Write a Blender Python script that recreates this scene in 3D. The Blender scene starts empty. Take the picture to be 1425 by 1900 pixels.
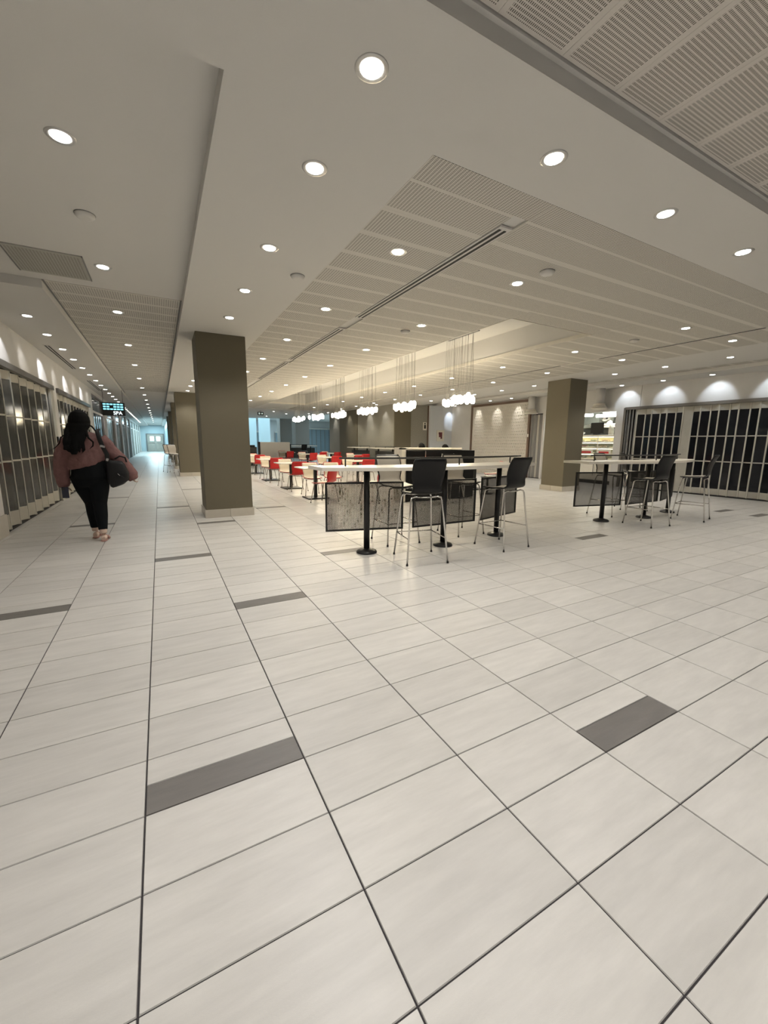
import bpy, bmesh, math, random
import numpy as np
from mathutils import Vector, Matrix
random.seed(7)
PI = math.pi
col = bpy.context.scene.collection
sc = bpy.context.scene

# ------------------------------------------------------------------ camera
FPX, YAW, PITCH, ROLL, CAMH = 755.2, .4995, .1692, .0088, 1.357
def cam_axes():
    f = Vector((math.sin(YAW)*math.cos(PITCH), math.cos(YAW)*math.cos(PITCH), -math.sin(PITCH)))
    r = Vector((math.cos(YAW), -math.sin(YAW), 0)); u = r.cross(f)
    return math.cos(ROLL)*r + math.sin(ROLL)*u, -math.sin(ROLL)*r + math.cos(ROLL)*u, f
CR, CU, CF = cam_axes()
cd = bpy.data.cameras.new('camera'); cam = bpy.data.objects.new('camera', cd); col.objects.link(cam)
cd.sensor_fit = 'VERTICAL'; cd.sensor_height = 24; cd.lens = FPX/1900*24; cd.clip_end = 300; cd.clip_start = .02
M = Matrix((CR, CU, -CF)).transposed().to_4x4(); M.translation = (0, 0, CAMH); cam.matrix_world = M
sc.camera = cam
def vis(x, y, z):
    d = Vector((x, y, z-CAMH)); w = d.dot(CF)
    if w < .1: return None
    return 712.5+FPX*d.dot(CR)/w, 950-FPX*d.dot(CU)/w, w

# ------------------------------------------------------------------ world, exposure
w = bpy.data.worlds.new('world'); sc.world = w; w.use_nodes = True
w.node_tree.nodes['Background'].inputs[0].default_value = (.72, .70, .68, 1)
w.node_tree.nodes['Background'].inputs[1].default_value = .10
sc.view_settings.view_transform = 'Standard'; sc.view_settings.look = 'None'
sc.view_settings.gamma = 1; sc.view_settings.exposure = .2
try: sc.view_settings.use_curve_mapping = False
except Exception: pass
try:
    cy = sc.cycles; cy.max_bounces = 5; cy.diffuse_bounces = 3; cy.glossy_bounces = 2; cy.transmission_bounces = 4; cy.transparent_max_bounces = 10
    cy.use_adaptive_sampling = True; cy.adaptive_threshold = .15; cy.adaptive_min_samples = 16; cy.use_denoising = True; cy.caustics_reflective = False; cy.caustics_refractive = False; cy.sample_clamp_indirect = 4
except Exception: pass

def area(name, loc, size, sizey, power, color, rot=(0, 0, 0)):
    l = bpy.data.lights.new(name, 'AREA'); l.shape = 'RECTANGLE'; l.size = size; l.size_y = sizey
    l.energy = power; l.color = color
    o = bpy.data.objects.new(name, l); o.location = loc; o.rotation_euler = rot; col.objects.link(o)
    return o
# unseen area lamps added to stand in for daylight in far concourse and corridor
area('daylight_fill_concourse', (9, 41, 3.75), 16, 12, 1150, (.62, .88, 1))
area('daylight_fill_side', (15, 26, 3.7), 7, 9, 420, (.62, .88, 1))  # added to brighten the columns and glazing beside the concourse
area('daylight_fill_corridor', (-.35, 50, 3.20), 1.3, 18, 600, (.62, .90, 1))

# ------------------------------------------------------------------ materials
def mat(name, color, rough=.6, metal=0, noise=0, nscale=8, bump=0, bscale=60, spec=.5, rnd=0, emit=None, estr=0, alpha=1, stretch=None, trans=0):
    m = bpy.data.materials.new(name); m.use_nodes = True; nt = m.node_tree; b = nt.nodes['Principled BSDF']
    b.inputs['Base Color'].default_value = (*color, 1); b.inputs['Roughness'].default_value = rough
    b.inputs['Metallic'].default_value = metal; b.inputs['Specular IOR Level'].default_value = spec
    if trans: b.inputs['Transmission Weight'].default_value = trans
    b.inputs['Alpha'].default_value = alpha
    if emit: b.inputs['Emission Color'].default_value = (*emit, 1); b.inputs['Emission Strength'].default_value = estr
    L = nt.links.new
    src = None
    if noise or bump:
        tc = nt.nodes.new('ShaderNodeNewGeometry'); mp = nt.nodes.new('ShaderNodeMapping'); L(tc.outputs['Position'], mp.inputs[0])
        if stretch: mp.inputs['Scale'].default_value = stretch
    if noise or rnd:
        mul = None
        if noise:
            n = nt.nodes.new('ShaderNodeTexNoise'); n.inputs['Scale'].default_value = nscale; n.inputs['Detail'].default_value = 9; n.inputs['Roughness'].default_value = .62
            L(mp.outputs[0], n.inputs[0])
            r = nt.nodes.new('ShaderNodeMapRange'); L(n.outputs[0], r.inputs[0])
            r.inputs[1].default_value = .3; r.inputs[2].default_value = .7
            r.inputs[3].default_value = 1-noise; r.inputs[4].default_value = 1+noise; mul = r.outputs[0]
        if rnd:
            g = nt.nodes.new('ShaderNodeObjectInfo' if rnd > 0 else 'ShaderNodeNewGeometry')
            r2 = nt.nodes.new('ShaderNodeMapRange')
            L(g.outputs['Random' if rnd > 0 else 'Random Per Island'], r2.inputs[0])
            r2.inputs[3].default_value = 1-abs(rnd); r2.inputs[4].default_value = 1+abs(rnd)
            if mul:
                mm = nt.nodes.new('ShaderNodeMath'); mm.operation = 'MULTIPLY'; L(mul, mm.inputs[0]); L(r2.outputs[0], mm.inputs[1]); mul = mm.outputs[0]
                if stretch:
                    cx = nt.nodes.new('ShaderNodeVectorMath'); cx.operation = 'ADD'
                    sx = nt.nodes.new('ShaderNodeMath'); sx.operation = 'MULTIPLY'; sx.inputs[1].default_value = 37
                    L(g.outputs['Random' if rnd > 0 else 'Random Per Island'], sx.inputs[0])
                    L(mp.outputs[0], cx.inputs[0]); L(sx.outputs[0], cx.inputs[1]); L(cx.outputs[0], n.inputs[0])
            else: mul = r2.outputs[0]
        mx = nt.nodes.new('ShaderNodeVectorMath'); mx.operation = 'SCALE'; mx.inputs[0].default_value = color
        L(mul, mx.inputs['Scale']); L(mx.outputs[0], b.inputs['Base Color'])
    if bump:
        n2 = nt.nodes.new('ShaderNodeTexNoise'); n2.inputs['Scale'].default_value = bscale; L(mp.outputs[0], n2.inputs[0])
        bp = nt.nodes.new('ShaderNodeBump'); bp.inputs['Strength'].default_value = bump; bp.inputs['Distance'].default_value = .003
        L(n2.outputs[0], bp.inputs['Height']); L(bp.outputs[0], b.inputs['Normal'])
    return m

def perf_mat(name, color, L_, W_, pu=.028, pv=.013, margin=.035, hole=(.21, .195, .17), fill=(.64, .5)):
    """slotted acoustic panel: object coordinates, u along X, v along Y"""
    m = bpy.data.materials.new(name); m.use_nodes = True; nt = m.node_tree; b = nt.nodes['Principled BSDF']; L = nt.links.new
    b.inputs['Roughness'].default_value = .8; b.inputs['Specular IOR Level'].default_value = .2
    tc = nt.nodes.new('ShaderNodeTexCoord'); sp = nt.nodes.new('ShaderNodeSeparateXYZ'); L(tc.outputs['Object'], sp.inputs[0])
    def mt(op, a, bb=None):
        n = nt.nodes.new('ShaderNodeMath'); n.operation = op
        for i, v in enumerate((a, bb)):
            if v is None: continue
            if isinstance(v, (int, float)): n.inputs[i].default_value = v
            else: L(v, n.inputs[i])
        return n.outputs[0]
    fu = mt('FRACT', mt('ADD', mt('DIVIDE', sp.outputs[0], pu), 100)); fv = mt('FRACT', mt('ADD', mt('DIVIDE', sp.outputs[1], pv), 100))
    k = mt('MULTIPLY', mt('LESS_THAN', fu, fill[0]), mt('LESS_THAN', fv, fill[1]))
    k = mt('MULTIPLY', k, mt('LESS_THAN', mt('ABSOLUTE', sp.outputs[1]), W_/2-margin))
    k = mt('MULTIPLY', k, mt('LESS_THAN', mt('ABSOLUTE', sp.outputs[0]), L_/2-.02))
    mix = nt.nodes.new('ShaderNodeMix'); mix.data_type = 'RGBA'
    L(k, mix.inputs['Factor']); mix.inputs[6].default_value = (*color, 1); mix.inputs[7].default_value = (*hole, 1)
    L(mix.outputs[2], b.inputs['Base Color'])
    return m

def mesh_mat(name, color, pitch=.017, open_=.16):
    """expanded metal mesh: real see-through holes given by object coordinates"""
    m = mat(name, color, .5, .3); nt = m.node_tree; b = nt.nodes['Principled BSDF']; L = nt.links.new
    tc = nt.nodes.new('ShaderNodeTexCoord'); sp = nt.nodes.new('ShaderNodeSeparateXYZ'); L(tc.outputs['Object'], sp.inputs[0])
    def mt(op, a, bb=None):
        n = nt.nodes.new('ShaderNodeMath'); n.operation = op
        for i, v in enumerate((a, bb)):
            if v is None: continue
            if isinstance(v, (int, float)): n.inputs[i].default_value = v
            else: L(v, n.inputs[i])
        return n.outputs[0]
    u = mt('SINE', mt('MULTIPLY', sp.outputs[0], 2*PI/pitch)); v = mt('SINE', mt('MULTIPLY', sp.outputs[2], 2*PI/(pitch*.8)))
    k = mt('LESS_THAN', mt('MULTIPLY', u, v), open_); L(k, b.inputs['Alpha'])
    return m

M_ = {}
M_['gyp'] = mat('painted_gypsum', (.63, .615, .585), .85, bump=.15, bscale=300, spec=.2)
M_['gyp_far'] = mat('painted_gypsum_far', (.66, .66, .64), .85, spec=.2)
M_['wall'] = mat('white_wall_paint', (.62, .60, .57), .7, noise=.03, nscale=2, spec=.3)
M_['perfd'] = perf_mat('slotted_panel_long', (.63, .605, .555), 1.87, .41)
M_['perfr'] = perf_mat('slotted_panel_run', (.63, .605, .555), 1.5, .41)
M_['perfn'] = perf_mat('slotted_panel_near', (.66, .62, .57), 1.9, .425, pu=.021, pv=.0105, margin=.032, hole=(.15, .135, .115), fill=(.66, .5))
M_['tile'] = mat('porcelain_tile', (.505, .487, .458), .34, noise=.085, nscale=3.6, rnd=.055, stretch=(.9, 5.0, 1), bump=.10, bscale=160, spec=.45)
M_['tile_s'] = mat('porcelain_tile_field', (.505, .487, .458), .34, noise=.085, nscale=3.6, rnd=-.055, stretch=(.9, 5.5, 1), spec=.5)
M_['tile_d'] = mat('charcoal_tile', (.135, .125, .115), .4, noise=.10, nscale=5, stretch=(1, 6, 1), bump=.2, bscale=40)
M_['grout'] = mat('dark_grout', (.03, .026, .028), .9)
M_['taupe'] = mat('taupe_vinyl_wallcover', (.150, .131, .090), .6, noise=.05, nscale=60, stretch=(1, 1, 8), bump=.4, bscale=160, spec=.3)
M_['taupe_l'] = mat('textured_taupe_panel', (.27, .255, .215), .6, noise=.12, nscale=22, bump=1, bscale=26, spec=.35)
M_['basetile'] = mat('base_tile', (.50, .46, .39), .4, noise=.05, nscale=6, rnd=.04)
M_['black'] = mat('black_powder_coat', (.012, .012, .012), .35, .2)
M_['mesh'] = mesh_mat('perforated_black_mesh', (.03, .028, .024))
M_['blackplastic'] = mat('black_plastic_shell', (.004, .004, .0045), .36, spec=.3)
M_['cream'] = mat('cream_plastic', (.66, .58, .46), .4)
M_['cream_s'] = mat('cream_plastic_liner', (.44, .40, .34), .4)
M_['red'] = mat('red_plastic_shell', (.50, .012, .014), .35)
M_['chrome'] = mat('chrome_tube', (.72, .70, .67), .18, 1)
M_['steel'] = mat('dark_steel_tube', (.30, .27, .24), .3, 1)
M_['whitetop'] = mat('white_laminate', (.72, .68, .60), .3, noise=.03, nscale=10)
M_['alu'] = mat('satin_aluminium', (.43, .41, .355), .45, .15, noise=.06, nscale=6)
M_['alu_d'] = mat('dull_aluminium', (.21, .205, .20), .5, .35)
M_['alu_h'] = mat('bronze_anodised_header', (.13, .12, .11), .4, .4)
M_['glass'] = mat('grille_glazing', (.06, .062, .058), .08, 0, spec=.7, alpha=.72)
M_['glassr'] = mat('dark_glazing', (.008, .009, .012), .10, 0, spec=.5, alpha=.55)
M_['glassb'] = mat('storefront_glazing', (.30, .38, .42), .1, 0, spec=.6, alpha=.7)
M_['rubber'] = mat('black_rubber', (.015, .013, .012), .8)
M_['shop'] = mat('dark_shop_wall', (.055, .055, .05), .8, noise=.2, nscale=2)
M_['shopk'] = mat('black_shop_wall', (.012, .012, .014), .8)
M_['lens'] = mat('downlight_lens', (1, 1, 1), .5, emit=(1, .97, .90), estr=14)
M_['trim'] = mat('downlight_trim', (.55, .54, .52), .3, .6)
M_['bulb'] = mat('glass_pendant_glow', (1, .95, .85), .3, emit=(1, .93, .80), estr=9)
M_['cable'] = mat('pendant_cable', (.10, .09, .07), .5)
M_['slot'] = mat('slot_diffuser_black', (.01, .01, .01), .7)
M_['bronze'] = mat('bronze_frame', (.16, .105, .075), .45, .3)
M_['relief'] = mat('white_relief_tile', (.56, .52, .45), .55)
M_['litwall'] = mat('pale_grey_wall', (.60, .62, .64), .7)
M_['skin'] = mat('skin', (.56, .42, .34), .55)
M_['hair'] = mat('black_hair', (.0015, .0013, .0013), .75, noise=.3, nscale=40, stretch=(6, 6, 1), spec=.15)
M_['sweater'] = mat('dusty_pink_sweatshirt', (.17, .085, .080), .9, noise=.16, nscale=14, bump=.8, bscale=40)
M_['leggings'] = mat('black_leggings', (.003, .004, .005), .9, spec=.2)
M_['sandal'] = mat('pink_sandal', (.36, .20, .17), .6)
M_['leather'] = mat('black_leather', (.007, .007, .008), .45, spec=.3, bump=.6, bscale=18)
M_['phone'] = mat('phone_case', (.02, .022, .04), .15)
M_['taupe_lit'] = mat('taupe_column_lit', (.32, .31, .285), .6)  # far taupe columns, colour lightened for the light falling on them
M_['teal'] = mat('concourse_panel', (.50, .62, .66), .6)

# ------------------------------------------------------------------ mesh builder
ORD = 'first second third fourth fifth sixth seventh eighth ninth tenth eleventh twelfth thirteenth fourteenth fifteenth sixteenth seventeenth eighteenth nineteenth twentieth'.split()
ORD += ['twenty-'+o for o in ORD[:9]]+['thirtieth']+['thirty-'+o for o in ORD[:9]]
class MB:
    def __init__(s): s.v = []; s.f = []; s.sm = []
    def add(s, v, f, smooth=False):
        o = len(s.v); s.v += [tuple(p) for p in v]; s.f += [tuple(i+o for i in q) for q in f]; s.sm += [smooth]*len(f); return s
    def box(s, x0, x1, y0, y1, z0, z1):
        return s.add([(x0,y0,z0),(x1,y0,z0),(x1,y1,z0),(x0,y1,z0),(x0,y0,z1),(x1,y0,z1),(x1,y1,z1),(x0,y1,z1)],
                     [(0,3,2,1),(4,5,6,7),(0,1,5,4),(1,2,6,5),(2,3,7,6),(3,0,4,7)])
    def bbox(s, x0, x1, y0, y1, z0, z1, b=.01):
        """box with chamfered edges"""
        bm = bmesh.new(); bmesh.ops.create_cube(bm, size=1)
        for v in bm.verts: v.co = Vector(((x0+x1)/2+v.co.x*(x1-x0), (y0+y1)/2+v.co.y*(y1-y0), (z0+z1)/2+v.co.z*(z1-z0)))
        bmesh.ops.bevel(bm, geom=bm.edges[:], offset=b, segments=2, affect='EDGES', profile=.5)
        bm.verts.index_update(); s.add([v.co for v in bm.verts], [[v.index for v in f.verts] for f in bm.faces], False); bm.free(); return s
    def obox(s, c, size, rz=0, rx=0, ry=0):
        R = Matrix.Rotation(rz, 3, 'Z') @ Matrix.Rotation(rx, 3, 'X') @ Matrix.Rotation(ry, 3, 'Y'); c = Vector(c)
        k = MB().box(-size[0]/2, size[0]/2, -size[1]/2, size[1]/2, -size[2]/2, size[2]/2)
        return s.add([c + R @ Vector(p) for p in k.v], k.f)
    def tube(s, pts, r, n=8, cap=True):
        pts = [Vector(p) for p in pts]; rs = r if isinstance(r, (list, tuple)) else [r]*len(pts)
        V = []; F = []; prev = None
        for i, p in enumerate(pts):
            t = (pts[min(i+1, len(pts)-1)]-pts[max(i-1, 0)]).normalized()
            if prev is None: a = t.orthogonal().normalized()
            else: a = (prev - t*prev.dot(t)).normalized()
            prev = a; b = t.cross(a)
            for k in range(n):
                th = 2*PI*k/n; V.append(p + rs[i]*(math.cos(th)*a+math.sin(th)*b))
        for i in range(len(pts)-1):
            for k in range(n):
                F.append((i*n+k, i*n+(k+1) % n, (i+1)*n+(k+1) % n, (i+1)*n+k))
        if cap: F.append(tuple(range(n))[::-1]); F.append(tuple((len(pts)-1)*n+k for k in range(n)))
        return s.add(V, F, True)
    def loft(s, secs, n=16, cap=True):
        """secs: (centre, rx, ry, axis_x dir, axis_y dir) ellipses"""
        V = []; F = []
        for c, rx, ry, ax, ay in secs:
            c = Vector(c); ax = Vector(ax).normalized(); ay = Vector(ay).normalized()
            for k in range(n):
                th = 2*PI*k/n; V.append(c + rx*math.cos(th)*ax + ry*math.sin(th)*ay)
        for i in range(len(secs)-1):
            for k in range(n): F.append((i*n+k, i*n+(k+1) % n, (i+1)*n+(k+1) % n, (i+1)*n+k))
        if cap: F.append(tuple(range(n))[::-1]); F.append(tuple((len(secs)-1)*n+k for k in range(n)))
        return s.add(V, F, True)
    def zloft(s, secs, n=18):   # (x,y,z,rx,ry)
        return s.loft([((x, y, z), rx, ry, (1,0,0), (0,1,0)) for x, y, z, rx, ry in secs], n)
    def lathe(s, prof, n=20, c=(0,0,0)):
        V = []; F = []
        for r, z in prof:
            for k in range(n):
                th = 2*PI*k/n; V.append((c[0]+r*math.cos(th), c[1]+r*math.sin(th), c[2]+z))
        for i in range(len(prof)-1):
            for k in range(n): F.append((i*n+k, i*n+(k+1) % n, (i+1)*n+(k+1) % n, (i+1)*n+k))
        F.append(tuple(range(n))[::-1]); F.append(tuple((len(prof)-1)*n+k for k in range(n)))
        return s.add(V, F, True)
    def ball(s, c, r, n=12, m=8):
        rr = r if isinstance(r, (tuple, list)) else (r, r, r); V = []; F = []
        for i in range(1, m):
            ph = PI*i/m
            for k in range(n):
                th = 2*PI*k/n; V.append((c[0]+rr[0]*math.sin(ph)*math.cos(th), c[1]+rr[1]*math.sin(ph)*math.sin(th), c[2]+rr[2]*math.cos(ph)))
        V += [(c[0], c[1], c[2]+rr[2]), (c[0], c[1], c[2]-rr[2])]
        for i in range(m-2):
            for k in range(n): F.append((i*n+k, (i+1)*n+k, (i+1)*n+(k+1) % n, i*n+(k+1) % n))
        T = len(V)-2
        for k in range(n): F.append((T, k, (k+1) % n)); F.append((T+1, (m-2)*n+(k+1) % n, (m-2)*n+k))
        return s.add(V, F, True)
    def slab(s, fn, nu, nv, t0, t1):
        """closed thin slab between offsets t0,t1 of surface fn(u,v), u,v in 0..1"""
        P = [[Vector(fn(i/nu, j/nv)) for i in range(nu+1)] for j in range(nv+1)]
        def N(i, j):
            a = P[j][min(i+1, nu)]-P[j][max(i-1, 0)]; b = P[min(j+1, nv)][i]-P[max(j-1, 0)][i]; return a.cross(b).normalized()
        V = []; F = []; W = nu+1; T = W*(nv+1)
        for t in (t0, t1):
            for j in range(nv+1):
                for i in range(W): V.append(P[j][i]+N(i, j)*t)
        for j in range(nv):
            for i in range(nu):
                a = j*W+i; F.append((a, a+W, a+W+1, a+1)); F.append((T+a, T+a+1, T+a+W+1, T+a+W))
        rim = [i for i in range(W)]+[j*W+nu for j in range(1, nv+1)]+[nv*W+i for i in range(nu-1, -1, -1)]+[j*W for j in range(nv-1, 0, -1)]
        for k in range(len(rim)):
            a, b = rim[k], rim[(k+1) % len(rim)]; F.append((a, b, T+b, T+a))
        return s.add(V, F, True)
    def mesh(s, name, m):
        me = bpy.data.meshes.new(name); me.from_pydata(s.v, [], s.f); me.polygons.foreach_set('use_smooth', s.sm)
        if m: me.materials.append(M_[m] if isinstance(m, str) else m)
        me.update(); return me
    def build(s, name, m, parent=None, loc=(0,0,0), rz=0):
        return link(name, s.mesh(name, m), parent, loc, rz)
def link(name, me, parent=None, loc=(0,0,0), rz=0):
    o = bpy.data.objects.new(name, me); col.objects.link(o); o.location = loc; o.rotation_euler = (0, 0, rz)
    if parent: o.parent = parent
    return o
def tag(o, label=None, cat=None, group=None, kind=None):
    if label: o['label'] = label
    if cat: o['category'] = cat
    if group: o['group'] = group
    if kind: o['kind'] = kind
    return o
def thing(name, label, cat, loc=(0,0,0), rz=0, group=None):
    o = bpy.data.objects.new(name, None); col.objects.link(o); o.location = loc; o.rotation_euler = (0, 0, rz); o.empty_display_size = .1
    return tag(o, label, cat, group)
def struct(name, mb, m, label, cat, parent=None):
    o = mb.build(name, m, parent)
    return tag(o, label, cat, kind='structure')
def copy_tree(o, parent=None):
    c = o.copy(); col.objects.link(c)
    if parent: c.parent = parent
    for ch in KIDS.get(o.name, []) or list(o.children): copy_tree(ch, c)
    return c
KIDS = {}
def place(proto, used, loc, rz, label, group=None, cat=None):
    o = proto if not used else copy_tree(proto)
    o.location = loc; o.rotation_euler = (0, 0, rz); o['label'] = label
    if group: o['group'] = group
    elif 'group' in o: del o['group']
    return o

# ------------------------------------------------------------------ floor
TX0, TY0, TX, TY = -.146, 1.238, .6, .3
fb = MB().box(-6, 26, -4, 70, -.2, -.004)
floor = struct('floor', fb, 'grout', 'pale beige stone tile floor with dark grout lines and a few charcoal tiles', 'floor')
DARK = {(0,1),(3,-1),(1,7),(-2,9),(0,13),(1,20),(-2,22),(0,27),(3,11),(9,8),(3,24),(17,7),(17,9),(-2,34),(1,38)}
def tile_mb(w, d, x=0, y=0, cx=.0025, cy=.002, mb=None):
    mb = mb or MB(); x0, x1, y0, y1 = x+cx, x+w-cx, y+cy, y+d-cy; b = .0015; z = 0; zb = -.004
    return mb.add([(x0,y0,zb),(x1,y0,zb),(x1,y1,zb),(x0,y1,zb),(x0+b,y0+b,z),(x1-b,y0+b,z),(x1-b,y1-b,z),(x0+b,y1-b,z)],
                  [(4,5,6,7),(0,1,5,4),(1,2,6,5),(2,3,7,6),(3,0,4,7)])
full = tile_mb(TX, TY).mesh('floor_tile', 'tile'); half = tile_mb(TX, TY/2).mesh('floor_half_tile', 'tile'); halfd = tile_mb(TX, TY/2).mesh('floor_dark_tile', 'tile_d')
cand = []
stuff = MB()
for i in range(-4, 42):
    for j in range(-13, 205):
        x = TX0+TX*i; y = TY0+TY*j
        if y > 26 and x > 1.6 and i % 1: continue
        if x < -2.6 and True: continue
        if (x > 13.2) and y < 26: continue
        if y > 50 and x > 1.5: continue
        pr = vis(x+.3, y+.15, 0); s = -1
        if pr and -90 < pr[0] < 1515 and pr[1] < 2050: s = 1/pr[2]
        cand.append((s, i, j, x, y))
cand.sort(key=lambda t: -t[0])
n = 0
for s, i, j, x, y in cand:
    ind = s > 0 and n < 285
    if (i, j) in DARK:
        tag(link('floor_tile', halfd, floor, (x, y, 0)), 'charcoal half tile')
        if ind: link('floor_tile', half, floor, (x, y+TY/2, 0)); n += 1
        else: tile_mb(TX, TY/2, x, y+TY/2, mb=stuff)
        n += 1
    elif ind: link('floor_tile', full, floor, (x, y, 0)); n += 1
    else: tile_mb(TX, TY, x, y, mb=stuff)
tag(stuff.build('distant_floor_tiles', 'tile_s', floor), kind='stuff')

# ------------------------------------------------------------------ ceiling
ZC, ZT = 3.15, 3.25
cb = MB()
cb.box(-6, .41, -4, 2.43, ZC, 3.6); cb.box(.41, 13.2, 1.684, 2.42, ZC, 3.6); cb.box(.41, 1.65, 2.42, 62, ZC, 3.6)
cb.box(-6, -1.1, 6.6, 62, ZC, 3.6); cb.box(9.5, 11.25, 2.42, 17.2, ZC, 3.6); cb.box(12.1, 15.5, 2.42, 19, ZC, 3.6); cb.box(11.2, 15.5, -4, 1.684, ZC, 3.6)
cb.box(1.65, 9.9, 23.6, 33, ZC, 3.6); cb.box(9.5, 9.9, 17.2, 23.6, ZC, 3.6); cb.box(11.25, 15.5, 17.2, 19, ZC, 3.6)
ceiling = struct('ceiling', cb, 'gyp', 'flat grey-white gypsum ceiling with stepped soffits over the mall and dining area', 'ceiling')
# raised trays and backing above the slotted panels
MB().box(-6, .41, 2.43, 6.6, ZT, 3.6).box(-1.1, .41, 6.6, 62, ZT+.018, 3.6).build('corridor_tray', 'gyp', ceiling)
MB().box(.41, 11.2, -4, 1.684, ZT+.006, 3.6).box(11.25, 12.1, 2.42, 17.2, ZT, 3.6).build('raised_tray', 'gyp', ceiling)
db = MB(); X0, X1, Y0, Y1 = 4.62, 6.45, 4.66, 20.
db.box(1.65, X0, 2.42, 23.6, ZC+.018, 3.7); db.box(X1, 9.5, 2.42, 23.6, ZC+.018, 3.7); db.box(X0, X1, 2.42, Y0, ZC+.018, 3.7); db.box(X0, X1, Y1, 23.6, ZC+.018, 3.7)
db.build('panel_backing', 'gyp', ceiling)
cv = MB(); cv.box(X0, X1, Y0, Y1, 3.62, 3.69)
cv.build('pendant_cove', 'gyp', ceiling)
for x0, x1, y0, y1 in ((X0-.006, X0+.01, Y0, Y1), (X1-.01, X1+.006, Y0, Y1), (X0+.01, X1-.01, Y0-.006, Y0+.01), (X0+.01, X1-.01, Y1-.01, Y1+.006)):
    MB().box(x0, x1, y0, y1, ZC-.004, ZC+.06).build('cove_trim', 'whitetop', ceiling)
# slotted panels over the dining area
def panel(mb_l, mb_w, m): return MB().box(-mb_l/2+.0008, mb_l/2-.0008, -mb_w/2+.0008, mb_w/2-.0008, 0, .017).mesh('ceiling_panel', m)
PW = .411; panels = {}
def put_panel(xa, xb, ya, yb, z, m='perfd', rz=0):
    k = (round(xb-xa, 2), round(yb-ya, 2), m, rz)
    if k not in panels: panels[k] = panel(xb-xa, yb-ya, m) if not rz else panel(yb-ya, xb-xa, m)
    link('ceiling_panel', panels[k], ceiling, ((xa+xb)/2, (ya+yb)/2, z), rz)
far = []; cnt = 0
for r in range(52):
    ya = 2.425 + r*PW - .16; yb = ya+PW
    ya = max(ya, 2.422)
    if yb > 23.6: break
    segs = [(1.65, 2.625)] + ([(2.625, 2.775)] if yb < 2.9 else []) + [(2.775, X0), (X0, X1), (X1, 8.28), (8.36, 9.5)]
    for a, b in segs:
        if a == X0 and yb > Y0:
            if ya < Y0: put_panel(a, b, ya, Y0-.012, ZC)
            continue
        if cnt < 200: put_panel(a, b, ya, yb, ZC); cnt += 1
        else: far.append((a, b, ya, yb))
fm = MB()
for a, b, c, d in far: fm.box(a+.003, b-.003, c+.003, d-.003, ZC, ZC+.017)
tag(fm.build('distant_ceiling_panels', mat('slotted_panel_average', (.50, .47, .415), .8), ceiling), kind='stuff')
# near tray: panels run along y
for k in range(-3, 25):
    xa = .18+.009+.4222*k; 
    if xa < .41: xa0 = .43
    else: xa0 = xa
    xb = xa+.4222
    if xb < .5 or xb > 11.1: continue
    for yb_, ya_ in ((1.655, -.245), (-.245, -2.145)): put_panel(xa0, xb, ya_, yb_, ZT-.013, 'perfn', PI/2)
MB().box(.41, 11.2, 1.660, 1.684, ZT-.025, ZT+.05).build('tray_edge_trim', 'gyp', ceiling)
# corridor panels
for r in range(30):
    ya = 6.62+r*PW; put_panel(-1.08, .39, ya, ya+PW, ZT, 'perfr')
for x in (-1.1, .395): MB().box(x, x+.015, 6.6, 20, ZT-.006, ZT+.02).build('panel_edge_trim', 'alu_d', ceiling)
for r in range(34):
    ya = 2.44+r*PW; put_panel(11.26, 12.09, ya, ya+PW, ZT-.017, 'perfr')
# access panel in the corridor tray
v = thing('access_panel', 'square dark slotted return-air panel in the upper left ceiling', 'ceiling panel', (-.905, 5.97, ZT))
MB().box(-.33, .33, -.37, .37, -.012, .0).build('grille_face', perf_mat('return_air_face', (.40, .39, .35), .66, .74), v)
for a in (-1, 1): MB().box(a*.33-.006, a*.33+.006, -.37, .37, -.016, .0).build('frame', 'alu_d', v)

# slot diffusers
def diffuser(x, ya, yb, w, label, z=ZC):
    t = thing('slot_diffuser', label, 'air vent', (x, ya, z), 0)
    L_ = yb-ya
    MB().box(-w/2, w/2, 0, L_, -.004, .012).build('frame', 'gyp', t)
    for s in (-1, 1): MB().box(s*w*.22-w*.10, s*w*.22+w*.10, .04, L_-.04, -.007, -.003).build('slot', 'slot', t)
diffuser(2.70, 2.84, 5.76, .13, 'long black twin-slot air diffuser, nearest one in the dining ceiling')
diffuser(2.70, 6.40, 9.30, .13, 'second long twin-slot air diffuser in the line above the red chairs')
diffuser(2.70, 9.66, 12.6, .13, 'third twin-slot diffuser in the line, beside the big taupe column top')
diffuser(8.32, 3.0, 5.82, .05, 'thin dark slot diffuser in the right part of the dining ceiling')
diffuser(8.32, 6.7, 12.5, .05, 'thin dark slot diffuser left of the right-hand taupe column')
diffuser(-1.78, 10.38, 13.4, .12, 'dark twin-slot diffuser by the left wall, nearer one')
diffuser(-1.78, 15.7, 18.7, .12, 'dark twin-slot diffuser by the left wall, farther one')

# smoke detectors
def detector(x, y, z, lab, name='smoke_detector'):
    t = thing(name, lab, 'detector', (x, y, z)); MB().lathe([(.075, 0), (.075, -.012), (.06, -.03), (.045, -.034)], 20).build('housing', 'gyp', t)
    MB().lathe([(.079, 0), (.079, -.004)], 20).build('base_ring', 'alu_d', t)
for x, y, z, l in ((-.417, 4.60, ZT, 'round white cover plate above the walking woman near the upper left ceiling'), (1.464, 4.71, ZC, 'white detector on the soffit left of the dining panels'),
                (3.727, 3.28, ZC, 'white detector on the dining ceiling right of the nearest diffuser'), (3.65, 6.02, ZC, 'small white detector between the dining downlights'),
                (7.385, 4.5, ZC, 'white detector with dark tip left of the thin slot diffuser')): detector(x, y, z, l)

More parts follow.
